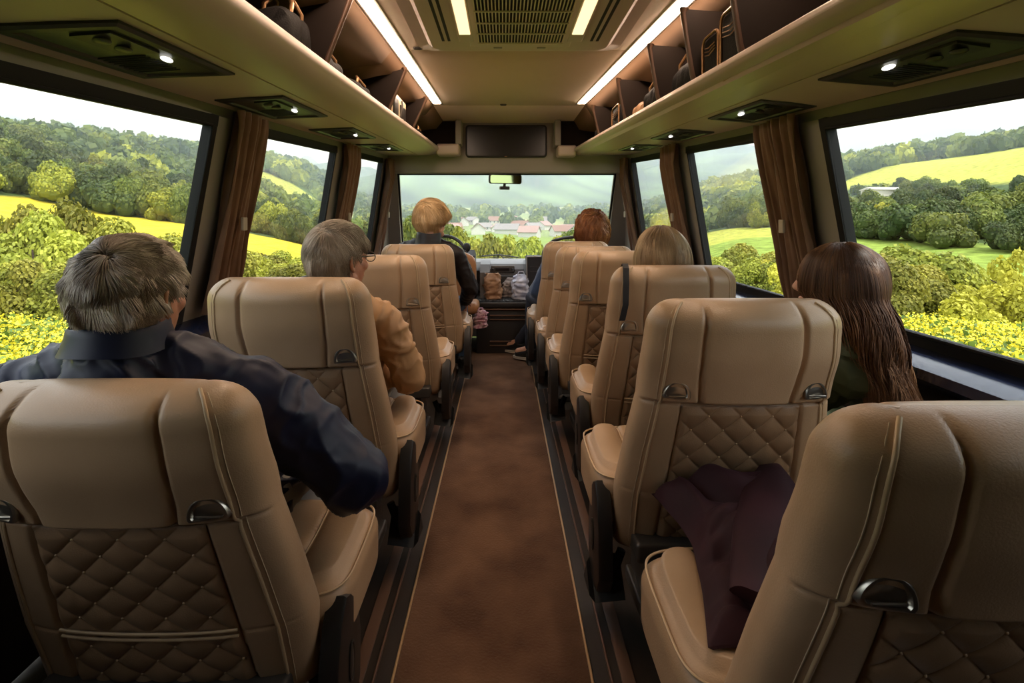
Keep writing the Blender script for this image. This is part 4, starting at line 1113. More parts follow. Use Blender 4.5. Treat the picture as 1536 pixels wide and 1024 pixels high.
def person(label, J, az, pitch, hs, skin, hairm, style, top, legs, vox=.007, seed=1, hcount=2500, collar=None, wr=.006, puff=0, shoes=True, tonefn=None, roll=0, wf=9, wst=(1, 1, 1)):
    base = Vector((J['hip'].x, J['hip'].y, 0)); t = thing('person', label, 'person', base)
    R = head_frame(az, pitch, roll)
    hc = J['head']; hip, neck = J['hip'], J['neck']; sl, sr, el, er_, wl, wr_ = (J[k] for k in ('sl', 'sr', 'el', 'er', 'wl', 'wr'))
    across = (sr-sl).normalized(); hw = .085
    neck.y = hc.y-.015
    hl, hr = hip-across*hw, hip+across*hw
    kl, kr, al, ar = J['kl'], J['kr'], J['al'], J['ar']
    b = MB(); head_shape(b, hc, R, hs)
    nk = hc+R @ Vector((0, -.035, -.06))*hs
    b.capsule(nk, neck, .052*hs, .058*hs)
    mid = (sl+sr)/2; waist = hip.lerp(mid, .45)
    def torso(m, g):
        m.capsule(sl.lerp(sr, .10), sl.lerp(sr, .90), .052+g, .052+g, 20, 8)
        ax = across; up_ = (mid-hip).normalized(); fw = up_.cross(ax); Rm = Matrix((ax, -fw, up_)).transposed()
        m.ell(hip.lerp(mid, .72), (.158+g, .108+g, .17+g), rot=Rm, n=28, m=18)
        m.ell(waist, (.148+g, .112+g, .16+g), rot=Rm, n=28, m=18)
        m.ell(hip+up_*.03, (.165+g, .125+g, .11+g), rot=Rm, n=28, m=14)
        for q in (sl, sr): m.capsule(neck-Vector((0, 0, .005)), q.lerp(neck, .15)+Vector((0, 0, .005)), .042+g*.6, .046+g, 16, 6)
    def arm(m, s_, e_, w_, g, ge=0):
        m.capsule(s_, e_, .047+g, .040+g+ge, 18, 6); m.capsule(e_, w_, .040+g+ge, .029+g, 18, 6)
    def leg(m, h_, k_, a_, g):
        m.capsule(h_, k_, .078+g, .055+g, 20, 6); m.capsule(k_, a_, .052+g, .036+g*1.2, 20, 6)
    torso(b, -.012); arm(b, sl, el, wl, -.006); arm(b, sr, er_, wr_, -.006); leg(b, hl, kl, al, -.008); leg(b, hr, kr, ar, -.008)
    for w_, e_ in ((wl, el), (wr_, er_)):
        d = (w_-e_); 
        hand(b, w_, d, Vector((0, 0, 1)))
    if not shoes: pass
    for a_ in (al, ar): b.capsule(a_, a_+J.get('toe', Vector((0, .13, -.03))), .034, .026)
    bo = baked('body', b, skin, t, voxel=min(vox, .0045), smooth=3)
    jb = MB(); torso(jb, .012); arm(jb, sl, el, wl.lerp(el, .06), .014+puff, .006); arm(jb, sr, er_, wr_.lerp(er_, .06), .014+puff, .006)
    jb.capsule(neck-Vector((0, 0, .07)), neck+Vector((0, 0, .004)), .092, .070)
    baked('jacket', jb, top, t, voxel=vox, smooth=6, wrinkle=fold(wr, wf, wst), seed=seed)
    lb = MB(); lb.ell(hip, (.165, .125, .105)); leg(lb, hl, kl, al.lerp(kl, .05), .008); leg(lb, hr, kr, ar.lerp(kr, .05), .008)
    baked('trousers', lb, legs, t, voxel=vox, smooth=5, wrinkle=fold(.004, 10), seed=seed+2)
    for a_ in (al, ar):
        tv = J.get('toe', Vector((0, .13, -.03))); f = MB(); tip = a_+tv
        f.capsule(a_+Vector((0, 0, -.015)), a_+Vector((0, 0, -.03))-tv.normalized()*.03, .042, .036); f.capsule(a_+Vector((0, 0, -.025)), Vector((tip.x, tip.y, a_.z-.052)), .040, .030)
        so = baked('shoe', f, M['shoe'], t, voxel=.006, smooth=3)
        sol = MB(); dd = Vector((tv.x, tv.y, 0)).normalized(); sd = Vector((-dd.y, dd.x, 0)); ring = []
        for k in range(20):
            a = 2*math.pi*k/20; q = a_+dd*(.045+.115*math.cos(a))+sd*.042*math.sin(a); ring.append(q)
        zb = max(.002, min(v.co.z for v in so.data.vertices)-.006)
        sol.rings([[(q.x, q.y, zb) for q in ring], [(q.x, q.y, zb+.018) for q in ring]]); sol.build('sole', M['sole'], so)
    if collar:
        c = MB(); rings = []
        upn = (hc-neck).normalized()*.25+Vector((0, -.06, .75)); upn.normalize(); ax = across; fw = upn.cross(ax)*-1
        cc = neck+upn*collar.get('dz', 0)
        for k, (h, r) in enumerate(((-.035, .090), (-.02, .086), (.015, .080), (.036, .078), (.042, .075), (.036, .071), (.01, .071))):
            r *= collar.get('k', 1)
            rings.append([cc+upn*(h*collar.get('h', 1)+.008*math.sin(3*a+seed)*.4)+(ax*math.cos(a)*1.02+fw*math.sin(a)*1.08)*r for a in [2*math.pi*j/48 for j in range(48)]])
        c.rings(rings, cap=False); co = c.build('collar', collar['mat'], t, angle=60)
    hair(t, hc, R, hs, hairm, style, seed, hcount, tonefn)
    for q in (-1, 1):
        e = MB(); e.mi = 0; e.ell(hc+R @ Vector((q*.031, .0855, .008))*hs, (.0085*hs, .0085*hs, .0065*hs), rot=R); e.mi = 1; e.ell(hc+R @ Vector((q*.031, .0925, .008))*hs, (.004*hs, .002*hs, .004*hs), rot=R, n=12, m=6)
        e.build('eye', [M['eye'], M['plastic']], t)
    rebase(t, base); t['_b'] = 0; del t['_b']
    return t, R
def glasses(t, hc, R, s, mat=None, dark=False):
    def P(x, y, z): return hc+R @ Vector((x, y, z))*s
    m = MB()
    for q in (-1, 1):
        m.tube([P(q*.032+.024*math.cos(a), .110+.0*abs(math.cos(a)), .006+.017*math.sin(a)) for a in [2*math.pi*k/20 for k in range(20)]], .0018*s, 6, closed=True)
        m.tube([P(q*.056, .110, .010), P(q*.078, .085, .012), P(q*.084, .02, .010), P(q*.084, -.008, .004)], .002*s, 6)
    m.tube([P(-.009, .111, .010), P(0, .114, .013), P(.009, .111, .010)], .0018*s, 6)
    o = m.build('glasses', mat or M['steel'], t); o.matrix_parent_inverse = Matrix.Translation(t.location).inverted()
    l = MB()
    for q in (-1, 1):
        ring = [P(q*.032+.022*math.cos(a), .1095, .006+.015*math.sin(a)) for a in [2*math.pi*k/20 for k in range(20)]]
        l.add(ring, [tuple(range(20))])
    lo = l.build('lens', M['screen'] if dark else M['glass'], o, smooth=False)

# man in navy jacket, nearest left
J = dict(head=V3(-.722, .975, 1.045), neck=V3(-.735, 1.02, .962), hip=V3(-.66, 1.17, .56), sl=V3(-.955, 1.02, .845), sr=V3(-.525, 1.05, .838),
         el=V3(-1.0, 1.12, .60), er=V3(-.335, 1.13, .615), wl=V3(-.80, 1.30, .57), wr=V3(-.49, 1.33, .575),
         kl=V3(-.78, 1.42, .54), kr=V3(-.54, 1.40, .54), al=V3(-.78, 1.40, .11), ar=V3(-.54, 1.38, .11), toe=V3(0, .09, -.03))
t, R = person('man with grey-brown hair in a navy jacket on the nearest left seat', J, 3, 0, .96, M['skin'], HM['grey'],
     dict(len=.038, vol=1.06, lift=.34, mess=1.0, grav=.30, steps=8, cap=1.03, thick=.0011, clump=38, low=True), M['navycloth'], M['greytrouser'], vox=.0055, seed=3, hcount=17000,
     collar=dict(mat=M['navycloth'], k=1.0, h=.62, dz=.014), wr=.012, puff=.014, wf=7, wst=(1, 1, 1),
     tonefn=lambda p, tn: tn*.85+.27+.35*max(0, min(1, (p.y+.03)/.06))*(1 if abs(p.x) > .045 else .4))
# wrist watch and elasticated cuff on the man in navy
wv = (J['wr']-J['er']).normalized(); wc = J['wr']+wv*.005; a_ = wv.orthogonal().normalized(); b_ = wv.cross(a_)
mb = MB(); mb.tube([wc+(a_*math.cos(q)+b_*math.sin(q))*.036 for q in [2*math.pi*k/28 for k in range(28)]], .006, 8, closed=True)
o = mb.build('watch', M['chrome'], t); o['label'] = 'metal watch band'; o.matrix_parent_inverse = Matrix.Translation(t.location).inverted()

# man in tan jacket, second left
J = dict(head=V3(-.555, 1.69, 1.062), neck=V3(-.57, 1.74, .935), hip=V3(-.60, 1.90, .56), sl=V3(-.78, 1.80, .85), sr=V3(-.415, 1.77, .835),
         el=V3(-.85, 1.84, .62), er=V3(-.345, 1.86, .61), wl=V3(-.70, 2.08, .58), wr=V3(-.50, 2.06, .575),
         kl=V3(-.72, 2.30, .54), kr=V3(-.50, 2.30, .54), al=V3(-.72, 2.26, .11), ar=V3(-.50, 2.26, .11))
t, R = person('man with silver hair and glasses in a tan jacket on the second left seat', J, 32, -2, 1.0, M['skin'], HM['silver'],
     dict(len=.055, vol=1.09, lift=.3, mess=.6, grav=.4, steps=8, cap=1.05, thick=.0012), M['tancloth'], M['greytrouser'], vox=.007, seed=5, hcount=9000, tonefn=lambda p, tn: tn+.12,
     collar=dict(mat=M['tancloth'], k=1.08, h=1.0, dz=.01), wr=.010, wf=9)
glasses(t, J['head'], R, 1.0)

# blond passenger in black, fourth left
J = dict(head=V3(-.495, 3.46, 1.19), neck=V3(-.515, 3.49, 1.045), hip=V3(-.52, 3.56, .56), sl=V3(-.705, 3.50, .965), sr=V3(-.325, 3.48, .945),
         el=V3(-.78, 3.55, .70), er=V3(-.235, 3.56, .70), wl=V3(-.55, 3.80, .60), wr=V3(-.29, 3.80, .57),
         kl=V3(-.60, 3.96, .55), kr=V3(-.34, 3.98, .52), al=V3(-.60, 3.93, .11), ar=V3(-.33, 3.96, .11), toe=V3(.03, .11, -.03))
t, R = person('passenger with short strawberry blond hair and glasses in a black jacket, front left', J, 42, 0, 1.05, M['skinpale'], HM['blond'],
     dict(len=.10, vol=1.20, lift=.35, mess=.45, grav=.5, steps=10, cap=1.16, thick=.0017, bob=True, tuck=.05, comb=(.2, .5, 0)), M['blackcloth'], M['denim'], vox=.009, seed=7, hcount=5000,
     collar=dict(mat=M['blackcloth'], k=1.05, h=1.1, dz=.01), wr=.008)
glasses(t, J['head'], R, 1.05, M['plastic'], dark=True)
sack('floral_bag', M['floral'], (-.175, 3.86, .36), .10, .10, .13, 'small purple floral bag held beside the blond passenger in black', 'bag', 4, top=.4, parts=True)

# auburn haired passenger, front right
J = dict(head=V3(.675, 3.80, 1.10), neck=V3(.63, 3.84, .96), hip=V3(.50, 3.86, .54), sl=V3(.37, 3.84, .875), sr=V3(.76, 3.86, .88),
         el=V3(.262, 3.90, .63), er=V3(.85, 3.95, .62), wl=V3(.34, 4.12, .60), wr=V3(.60, 4.15, .58),
         kl=V3(.25, 4.22, .53), kr=V3(.42, 4.26, .53), al=V3(.225, 4.20, .10), ar=V3(.13, 4.42, .10), toe=V3(-.10, .05, -.03))
person('passenger with curly auburn hair in a blue sweater and dark jeans, front right', J, 8, 0, 1.05, M['skinpale'], HM['auburn'],
     dict(len=.20, vol=1.34, lift=.35, mess=.6, grav=.45, steps=16, cap=1.26, thick=.0022, bob=True, curl=1.1, tuck=.02, lump=.07), M['bluecloth'], M['jeans'], vox=.009, seed=9, tonefn=lambda p, tn: tn+.18, hcount=4200, wr=.006)

# fair haired passenger behind the strap seat
J = dict(head=V3(.668, 2.14, 1.028), neck=V3(.665, 2.17, .885), hip=V3(.66, 2.26, .54), sl=V3(.515, 2.20, .80), sr=V3(.85, 2.19, .80),
         el=V3(.525, 2.30, .60), er=V3(.90, 2.26, .58), wl=V3(.55, 2.40, .58), wr=V3(.75, 2.40, .58),
         kl=V3(.56, 2.44, .53), kr=V3(.76, 2.44, .53), al=V3(.56, 2.46, .11), ar=V3(.76, 2.46, .11), toe=V3(0, .08, -.03))
person('passenger with fair blond bobbed hair seen over the third right seat', J, -8, 0, 1.0, M['skinpale'], HM['fair'],
     dict(len=.15, vol=1.24, lift=.2, mess=.38, grav=.55, steps=12, cap=1.18, thick=.0016, bob=True, whorl=(.0, -.02, .12)), M['creamcloth'], M['darktrouser'], vox=.010, seed=11, hcount=5500, wr=.004)

# woman with long brown hair, right window
J = dict(head=V3(.935, 1.40, 1.015), neck=V3(.975, 1.43, .865), hip=V3(.72, 1.62, .56), sl=V3(.815, 1.47, .775), sr=V3(1.085, 1.42, .775),
         el=V3(.80, 1.60, .62), er=V3(1.10, 1.50, .55), wl=V3(.70, 1.76, .58), wr=V3(.95, 1.72, .56),
         kl=V3(.58, 1.86, .54), kr=V3(.74, 1.88, .54), al=V3(.56, 1.84, .11), ar=V3(.74, 1.86, .11), toe=V3(0, .08, -.03))
tW, R = person('woman with long brown hair in a dark green jacket leaning to the right window', J, -60, 4, .88, M['skinpale'], HM['brown'],
     dict(len=.62, vol=1.17, lift=.06, mess=.22, grav=.5, steps=40, cap=1.13, thick=.0014, wavy=.5, whorl=(0, .0, .12), clump=20,
          fall=((-.04, -.44, -1.0), 0)), M['greencloth'], M['darktrouser'], vox=.006, seed=13, hcount=7500,
     collar=dict(mat=M['greencloth'], k=1.05, h=.8, dz=0), wr=.007,
     tonefn=lambda p, tn: tn*.9+.12)
# ------------------------------------------------------------------ landscape outside
DL = [0, 8, 12, 25, 40, 60, 90, 120, 175, 250, 400, 900]; HL = [-1.1, -1.1, -1.7, -5, -5.5, -3.3, 2.5, 8, 26, 36, 46, 55]
DR = [0, 8, 12, 25, 38, 60, 90, 130, 180, 260, 400, 900]; HR = [-1.1, -1.1, -1.7, -5, -5.0, -3.6, -1.0, 8, 25, 38, 46, 55]
YFt = [-60, 15, 30, 60, 150, 300, 600, 900, 1500, 2600]; HF = [-1.1, -1.1, -4, -9, -10, -8, 8, 28, 120, 250]
def H(x, y):
    x = np.asarray(x, float); y = np.asarray(y, float); d = np.abs(x)
    side = np.where(x < 0, np.interp(d, DL, HL)+.06*np.clip(y-150, 0, 400)*sstep(d, 60, 140), np.interp(d, DR, HR)); fr = np.interp(y, YFt, HF)
    w = sstep(d/(np.maximum(y, 0)+20), .18, .42); h = fr*(1-w)+side*w
    m = sstep(y, 650, 1500)
    hills = 26*np.sin(x/58+y/130)*np.sin(y/75+x/160)+12*np.sin(x/23+y/40)+150+42*np.sin(x/210+1.0)+28*np.sin(x/97+2.1)+16*np.sin(x/41)+.05*np.abs(x)
    h = np.maximum(h, h*(1-m)+hills*m)
    return h+.35*np.sin(x/9+y/13)*sstep(d+y, 20, 60)+.5*np.sin(y/21-x/17)*sstep(d+y, 20, 60)
def nonuni(a, b, n, p): t = np.linspace(-1, 1, n); return np.sign(t)*np.abs(t)**p*(b-a)/2+(a+b)/2
xs = nonuni(-1500, 1500, 460, 2.6); t_ = np.linspace(0, 1, 420); ys = -60+2760*t_**2.4
Xg, Yg = np.meshgrid(xs, ys); Zg = H(Xg, Yg)
nx, ny = len(xs), len(ys)
V = np.c_[Xg.ravel(), Yg.ravel(), Zg.ravel()]
ii = (np.arange(ny-1)[:, None]*nx+np.arange(nx-1)[None]).ravel(); Q = np.c_[ii, ii+1, ii+nx+1, ii+nx]
d = np.abs(V[:, 0]); x = V[:, 0]; y = V[:, 1]
YEL = np.array((.54, .43, .035)); GRN = np.array((.16, .22, .045)); LIM = np.array((.33, .34, .055)); PALE = np.array((.20, .25, .10)); WOOD = np.array((.055, .085, .028)); MEAD = np.array((.19, .26, .045))
wob = 6*np.sin(x/23)+5*np.sin(y/17)
col = np.tile(GRN, (len(V), 1))
def paint(mask, c): col[mask] = c
leftfield = (x < 0) & (d > 18) & (d+wob < 118) & (y+wob < 126) & (y > 20)
woodL = (x < 0) & (d/(y+20) > .25) & ((y+wob >= 126) | (d+wob >= 118)) & (y < 700)
paint(woodL, WOOD); paint(leftfield, YEL)
clear = (x < -95) & (x > -175) & (y > 250) & (y < 330); paint(clear, LIM)
_v = (np.sin(x/63+y/41+1)+np.sin(x/29-y/57)+np.sin(y/35+x/118+2)+np.sin(x/15+y/23))/4
fm = (y >= 620); col[fm] = WOOD*1.0
greenR = (x > 0) & (d > 28) & (d < 70); paint(greenR, MEAD)
fieldR2 = (x > 0) & (d+wob > 100) & (d+wob < 122) & (y < 260); fieldR3 = (x > 0) & (d+wob > 143) & (d+wob < 205) & (y < 235)
fieldR4 = (x > 0) & (d > 45) & (d < 75) & (y > 110) & (y < 170)
woodR = (x > 0) & (d/(y+20) > .25) & (d > 70) & (y < 700); paint(woodR, WOOD)
paint(fieldR2, LIM); paint(fieldR3, LIM*1.05); paint(fieldR4, LIM)
valley = (d/(y+20) <= .33) & (y > 140) & (y < 700)
pn = np.sin(x/31+1.3*np.sin(y/60))+np.sin(y/47+x/90)
paint(valley, PALE); paint(valley & (pn > .5), np.array((.29, .30, .14))); paint(valley & (pn < -.7), GRN*1.1)
far = (y >= 700); col[far] = WOOD*(np.clip(1.15+1.5*_v, .25, 2.6))[far][:, None];  # lighter and darker patches paint relief shading of the far hills into colour
near = (d+np.maximum(y, 0)*.4 < 19) & (y < 24); paint(near, np.array((.17, .22, .035)))
tm = principled('field_ground', (.3, .3, .05), .95, spec=.1, attr='ground')
# large soft variation of the crop
nt = tm.node_tree; bs = [n for n in nt.nodes if n.type == 'BSDF_PRINCIPLED'][0]; at_ = [n for n in nt.nodes if n.type == 'ATTRIBUTE'][0]
tc = [n for n in nt.nodes if n.type == 'TEX_COORD'][0]
n1 = nt.nodes.new('ShaderNodeTexNoise'); n1.inputs['Scale'].default_value = .55; n1.inputs['Detail'].default_value = 9; nt.links.new(tc.outputs['Object'], n1.inputs['Vector'])
hv = nt.nodes.new('ShaderNodeHueSaturation'); mr = nt.nodes.new('ShaderNodeMapRange'); mr.inputs[1].default_value = .3; mr.inputs[2].default_value = .7; mr.inputs[3].default_value = .62; mr.inputs[4].default_value = 1.3
nt.links.new(n1.outputs[0], mr.inputs[0]); nt.links.new(mr.outputs[0], hv.inputs['Value']); nt.links.new(at_.outputs['Color'], hv.inputs['Color']); nt.links.new(hv.outputs[0], bs.inputs['Base Color'])
bp = nt.nodes.new('ShaderNodeBump'); bp.inputs['Distance'].default_value = .5; bp.inputs['Strength'].default_value = .6; nt.links.new(n1.outputs[0], bp.inputs['Height']); nt.links.new(bp.outputs[0], bs.inputs['Normal'])
g = link('ground', npmesh('ground', V, Q, tm, {'ground': col}, smooth=True)); g['kind'] = 'structure'

def leafquads(P, N, size, rng):
    n = len(P); r = rng.normal(size=(n, 3)); a = np.cross(N, r); a /= np.linalg.norm(a, axis=1)[:, None]+1e-9
    b = np.cross(N+.9*rng.normal(size=(n, 3)), a); b /= np.linalg.norm(b, axis=1)[:, None]+1e-9
    s = size*(.6+.8*rng.random(n))[:, None]; a = a*s; b = b*s*.7
    V = np.stack([P-a-b, P+a-b, P+a+b, P-a+b], 1).reshape(-1, 3)
    return V, np.arange(n*4).reshape(n, 4)
def uvball(c, r, n, m, rng, jit=.12):
    th = np.linspace(0, math.pi, m+1)[:, None]; ph = np.linspace(0, 2*math.pi, n+1)[:-1][None]
    X = np.stack([np.sin(th)*np.cos(ph), np.sin(th)*np.sin(ph), -np.cos(th)*np.ones_like(ph)], -1).reshape(-1, 3)
    X *= 1+jit*(rng.random(len(X))[:, None]-.5)
    V = c+X*r; Q = [(i*n+j, i*n+(j+1) % n, (i+1)*n+(j+1) % n, (i+1)*n+j) for i in range(m) for j in range(n)]
    return V, np.array(Q)
def crown(seed, nlobe, nleaf, size, shape=(1, 1, 1), core=.80, lob=(.35, .6), cn=(10, 6), low=.15, spread=.62):
    rng = np.random.default_rng(seed); Vs = []; Qs = []; T = []; o = 0
    C = rng.normal(size=(nlobe, 3)); C /= np.linalg.norm(C, axis=1)[:, None]; C *= (spread*rng.random(nlobe)**.4)[:, None]
    C[:, 2] = np.abs(C[:, 2])*1.05+low-.1; C = C*np.array(shape); Rr = rng.uniform(lob[0], lob[1], nlobe)
    tot = (Rr**2).sum()
    for c, r in zip(C, Rr):
        tl = rng.random()
        if core > 0:
            v, q = uvball(c, r*core, cn[0], cn[1], rng); Vs.append(v); Qs.append(q+o); o += len(v); T.append(np.full(len(v), .25+.3*tl))  # core balls toned darker, painting the shade between the leaves
        n = max(4, int(nleaf*r*r/tot)); dd = rng.normal(size=(n, 3)); dd /= np.linalg.norm(dd, axis=1)[:, None]
        dd[:, 2] = np.where(dd[:, 2] < -.3, -dd[:, 2], dd[:, 2])
        P = c+dd*r*(.78+.3*rng.random(n)[:, None]); v, q = leafquads(P, dd, size, rng); Vs.append(v); Qs.append(q+o); o += len(v)
        T.append(np.repeat(np.clip(.3+.4*tl+.35*rng.random(n), 0, 1), 4))
    return np.concatenate(Vs), np.concatenate(Qs), np.concatenate(T)
def leafmat(name, c0, c1, rnd=.45):
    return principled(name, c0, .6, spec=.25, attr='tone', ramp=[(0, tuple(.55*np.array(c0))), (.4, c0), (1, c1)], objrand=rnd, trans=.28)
LM = {'yellow': leafmat('yellow_green_leaves', (.16, .17, .02), (.45, .41, .06), .6), 'mid': leafmat('mid_green_leaves', (.085, .112, .026), (.23, .25, .05)),
      'dark': leafmat('dark_green_leaves', (.042, .062, .020), (.115, .135, .034)), 'gold': leafmat('golden_leaves', (.28, .25, .02), (.60, .52, .07), .4)}
bark = principled('tree_bark', (.05, .035, .022), .9)
def trunk_mesh(seed, h=1.2, r=.05, branches=6):
    rng = random.Random(seed); mb = MB()
    mb.tube([(0, 0, -.25), (.02, .01, .2), (-.02, .03, h*.5), (.03, 0, h)], [r*1.3, r, r*.7, r*.25], 8)
    for k in range(branches):
        a = rng.uniform(0, 6.28); z0 = rng.uniform(.15, .6)*h; L = rng.uniform(.45, .8)
        mb.tube([(0, 0, z0), (L*.4*math.cos(a), L*.4*math.sin(a), z0+.22), (L*math.cos(a), L*math.sin(a), z0+.42)], [r*.5, r*.33, r*.12], 6)
    return mb.mesh('trunk', bark)
def mk(name, args, mat): v, q, t = crown(*args[0], **args[1]); return npmesh(name, v, q, mat, {'tone': t})
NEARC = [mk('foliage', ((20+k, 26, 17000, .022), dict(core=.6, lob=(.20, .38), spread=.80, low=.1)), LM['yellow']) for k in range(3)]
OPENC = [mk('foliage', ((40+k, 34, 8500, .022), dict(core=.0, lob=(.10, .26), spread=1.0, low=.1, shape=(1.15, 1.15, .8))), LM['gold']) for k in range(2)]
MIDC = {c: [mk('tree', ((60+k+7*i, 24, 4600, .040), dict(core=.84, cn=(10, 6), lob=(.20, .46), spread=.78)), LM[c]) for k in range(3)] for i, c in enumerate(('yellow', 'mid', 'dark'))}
TR = [trunk_mesh(k, r=.045) for k in range(3)]
rs = np.random.default_rng(5)
def vis(u, side):
    return {'left': u < 335 or 383 < u < 505 or 538 < u < 575, 'front': 600 < u < 922, 'right': u > 1225 or 1022 < u < 1155 or 942 < u < 1000}[side]
def proj(x, y, z): return CU+F*x/y, CV-F*(z-CZ)/y
# near bushes beside the flower strip: foliage and trunk as parts
def bush(x, y, top_v, w, kind, label, group, k):
    z0 = float(H(x, y)); top = CZ-(top_v-CV)*y/F; h = max(1.5, top-z0)
    t = thing('bush' if kind == 'near' else 'open_tree', label, 'bush' if kind == 'near' else 'tree', (x, y, z0-.1), group=group)
    me = NEARC[k % 3] if kind == 'near' else OPENC[k % 2]
    t.rotation_euler.z = k*2.1; sz = h/.98; t.scale = (w/2/.95, w/2/.95, sz)
    link('foliage', me, t); tk = link('trunk', TR[k % 3], t); tk.scale = (1, 1, .62)
gL = 'yellow-green bushes beyond the left flower field'; gR = 'yellow-green bushes beyond the right flower field'
k = 0
for a in np.linspace(-1.75, -.62, 13):
    for yy, tv in ((13.5, 400), (19, 345), (27, 330)):
        y = yy+rs.uniform(-1.5, 1.5); x = a*y+rs.uniform(-1, 1); k += 1
        tv2 = tv+rs.uniform(-18, 20)+ (20 if a > -.8 else -10)
        bush(x, y, tv2, rs.uniform(3.2, 4.4)*y/18, 'near', 'leafy yellow-green bush in the thicket beyond the left flower field', gL, k)
for a in (-.58, -.53, -.48, -.44, -.40, -.35):
    for yy, tv in ((24, 405), (36, 385)):
        y = yy+rs.uniform(-2, 2); k += 1
        bush(a*y, y, tv+rs.uniform(-12, 12), rs.uniform(3, 4)*y/24, 'near', 'low bush below the yellow field in the second left window', 'low bushes in the second left window', k)
for a in (.62, .72, .80, .88, .97, 1.06, 1.15, 1.27, 1.40, 1.55, 1.72):
    for yy, tv in ((13, 395), (18, 378)):
        y = yy+rs.uniform(-1.2, 1.2); k += 1
        kind = 'open' if rs.random() < .9 else 'near'
        bush(a*y, y, tv+rs.uniform(-14, 18), rs.uniform(2.6, 3.6)*y/14, kind, 'golden spreading tree standing beyond the right flower field' if kind == 'open' else 'leafy yellow-green bush beyond the right flower field', 'golden trees beyond the right flower field' if kind == 'open' else gR, k)
for a in (.33, .37, .41, .46, .51, .56):
    for yy, tv in ((20, 405), (32, 375)):
        y = yy+rs.uniform(-1.2, 1.2); k += 1
        bush(a*y, y, tv+rs.uniform(-10, 12), rs.uniform(3, 4)*y/24, 'near', 'green bush low in the second right window', 'bushes low in the second right window', k)
# woods
pts = []
def scatter(n, fx, side):
    out = 0
    while out < n:
        y = rs.uniform(35, 620)**1.0; a = rs.uniform(*fx); x = a*y
        if abs(a) < 1.07 and not vis(CU+F*a, side): continue
        pts.append((x, y, side)); out += 1
scatter(2600, (-1.06, -.22), 'left'); scatter(2600, (.24, 1.08), 'right'); scatter(900, (-1.9, -1.06), 'left'); scatter(900, (1.08, 1.9), 'right'); scatter(1500, (-.23, .23), 'front')
HSP = [(-60, 330, 0), (66, 310, 0), (56, 340, 0), (-40, 345, 0), (128, 166, 0)]
occ = {}; trees = []
for x, y, side in pts:
    d = abs(x); w_ = 6*math.sin(x/23)+5*math.sin(y/17)
    if side == 'left':
        ok = (y+w_ > 126 or d+w_ > 118) and not (95 < d < 175 and 250 < y < 330 and x < 0)
        if d < .2*y+20 and rs.random() < .4: ok = False
    elif side == 'right':
        ok = (d > 66 or y > 130) and not (100 < d+w_ < 122 and y < 260) and not (132 < d+w_ < 205 and y < 235) and not (45 < d < 75 and 110 < y < 170)
        if 66 < d < 100 and math.sin(x/7)*math.sin(y/9) < -.35: ok = False
    else:
        pn_ = math.sin(x/31+1.3*math.sin(y/60))+math.sin(y/47+x/90)
        ok = (50 < y < 92) or (y > 150 and ((y < 600 and abs(x)/y < .15 and rs.random() < .16 and y > 330) or abs(x)/y > .16 or y > 600) and rs.random() < .85)
        if 50 < y < 92 and -.01 < x/y and rs.random() < .35: ok = False
    if not ok: continue
    if any((x-hx)**2+(y-hy)**2 < 64 for hx, hy, _ in HSP): continue
    cell = (int(x/5.2), int(y/5.2))
    if cell in occ: continue
    occ[cell] = 1; trees.append((y, x, side))
trees.sort()
for u_, v_, y_ in ((604, 318, 95), (622, 326, 88), (640, 334, 84), (662, 330, 80), (678, 338, 74), (694, 346, 70), (708, 352, 62), (722, 350, 60), (738, 356, 56), (752, 349, 62), (768, 358, 58), (782, 364, 54), (796, 352, 66), (812, 372, 50), (828, 366, 58), (842, 350, 70), (858, 346, 78), (874, 340, 84), (892, 334, 90), (908, 328, 95)):
    FRONT = globals().setdefault('FRONT', []); FRONT.append((u_, v_, y_))
gl = {'left': ('round-crowned tree in the wooded hillside beyond the left yellow field', 'woodland trees seen through the left windows'),
      'front': ('round-crowned tree in the valley seen through the windscreen', 'valley trees seen through the windscreen'),
      'right': ('round-crowned tree on the right hillside between the green fields', 'woodland trees seen through the right windows')}
FV, FQ, FT = [], [], []; fo = 0
protos = {c: [crown(90+k+5*i, 7, 110, .17, core=.88, cn=(8, 5)) for k in range(4)] for i, c in enumerate(('yellow', 'mid', 'dark'))}
farlists = {'yellow': [[], [], [], 0], 'mid': [[], [], [], 0], 'dark': [[], [], [], 0]}
cnt = 0
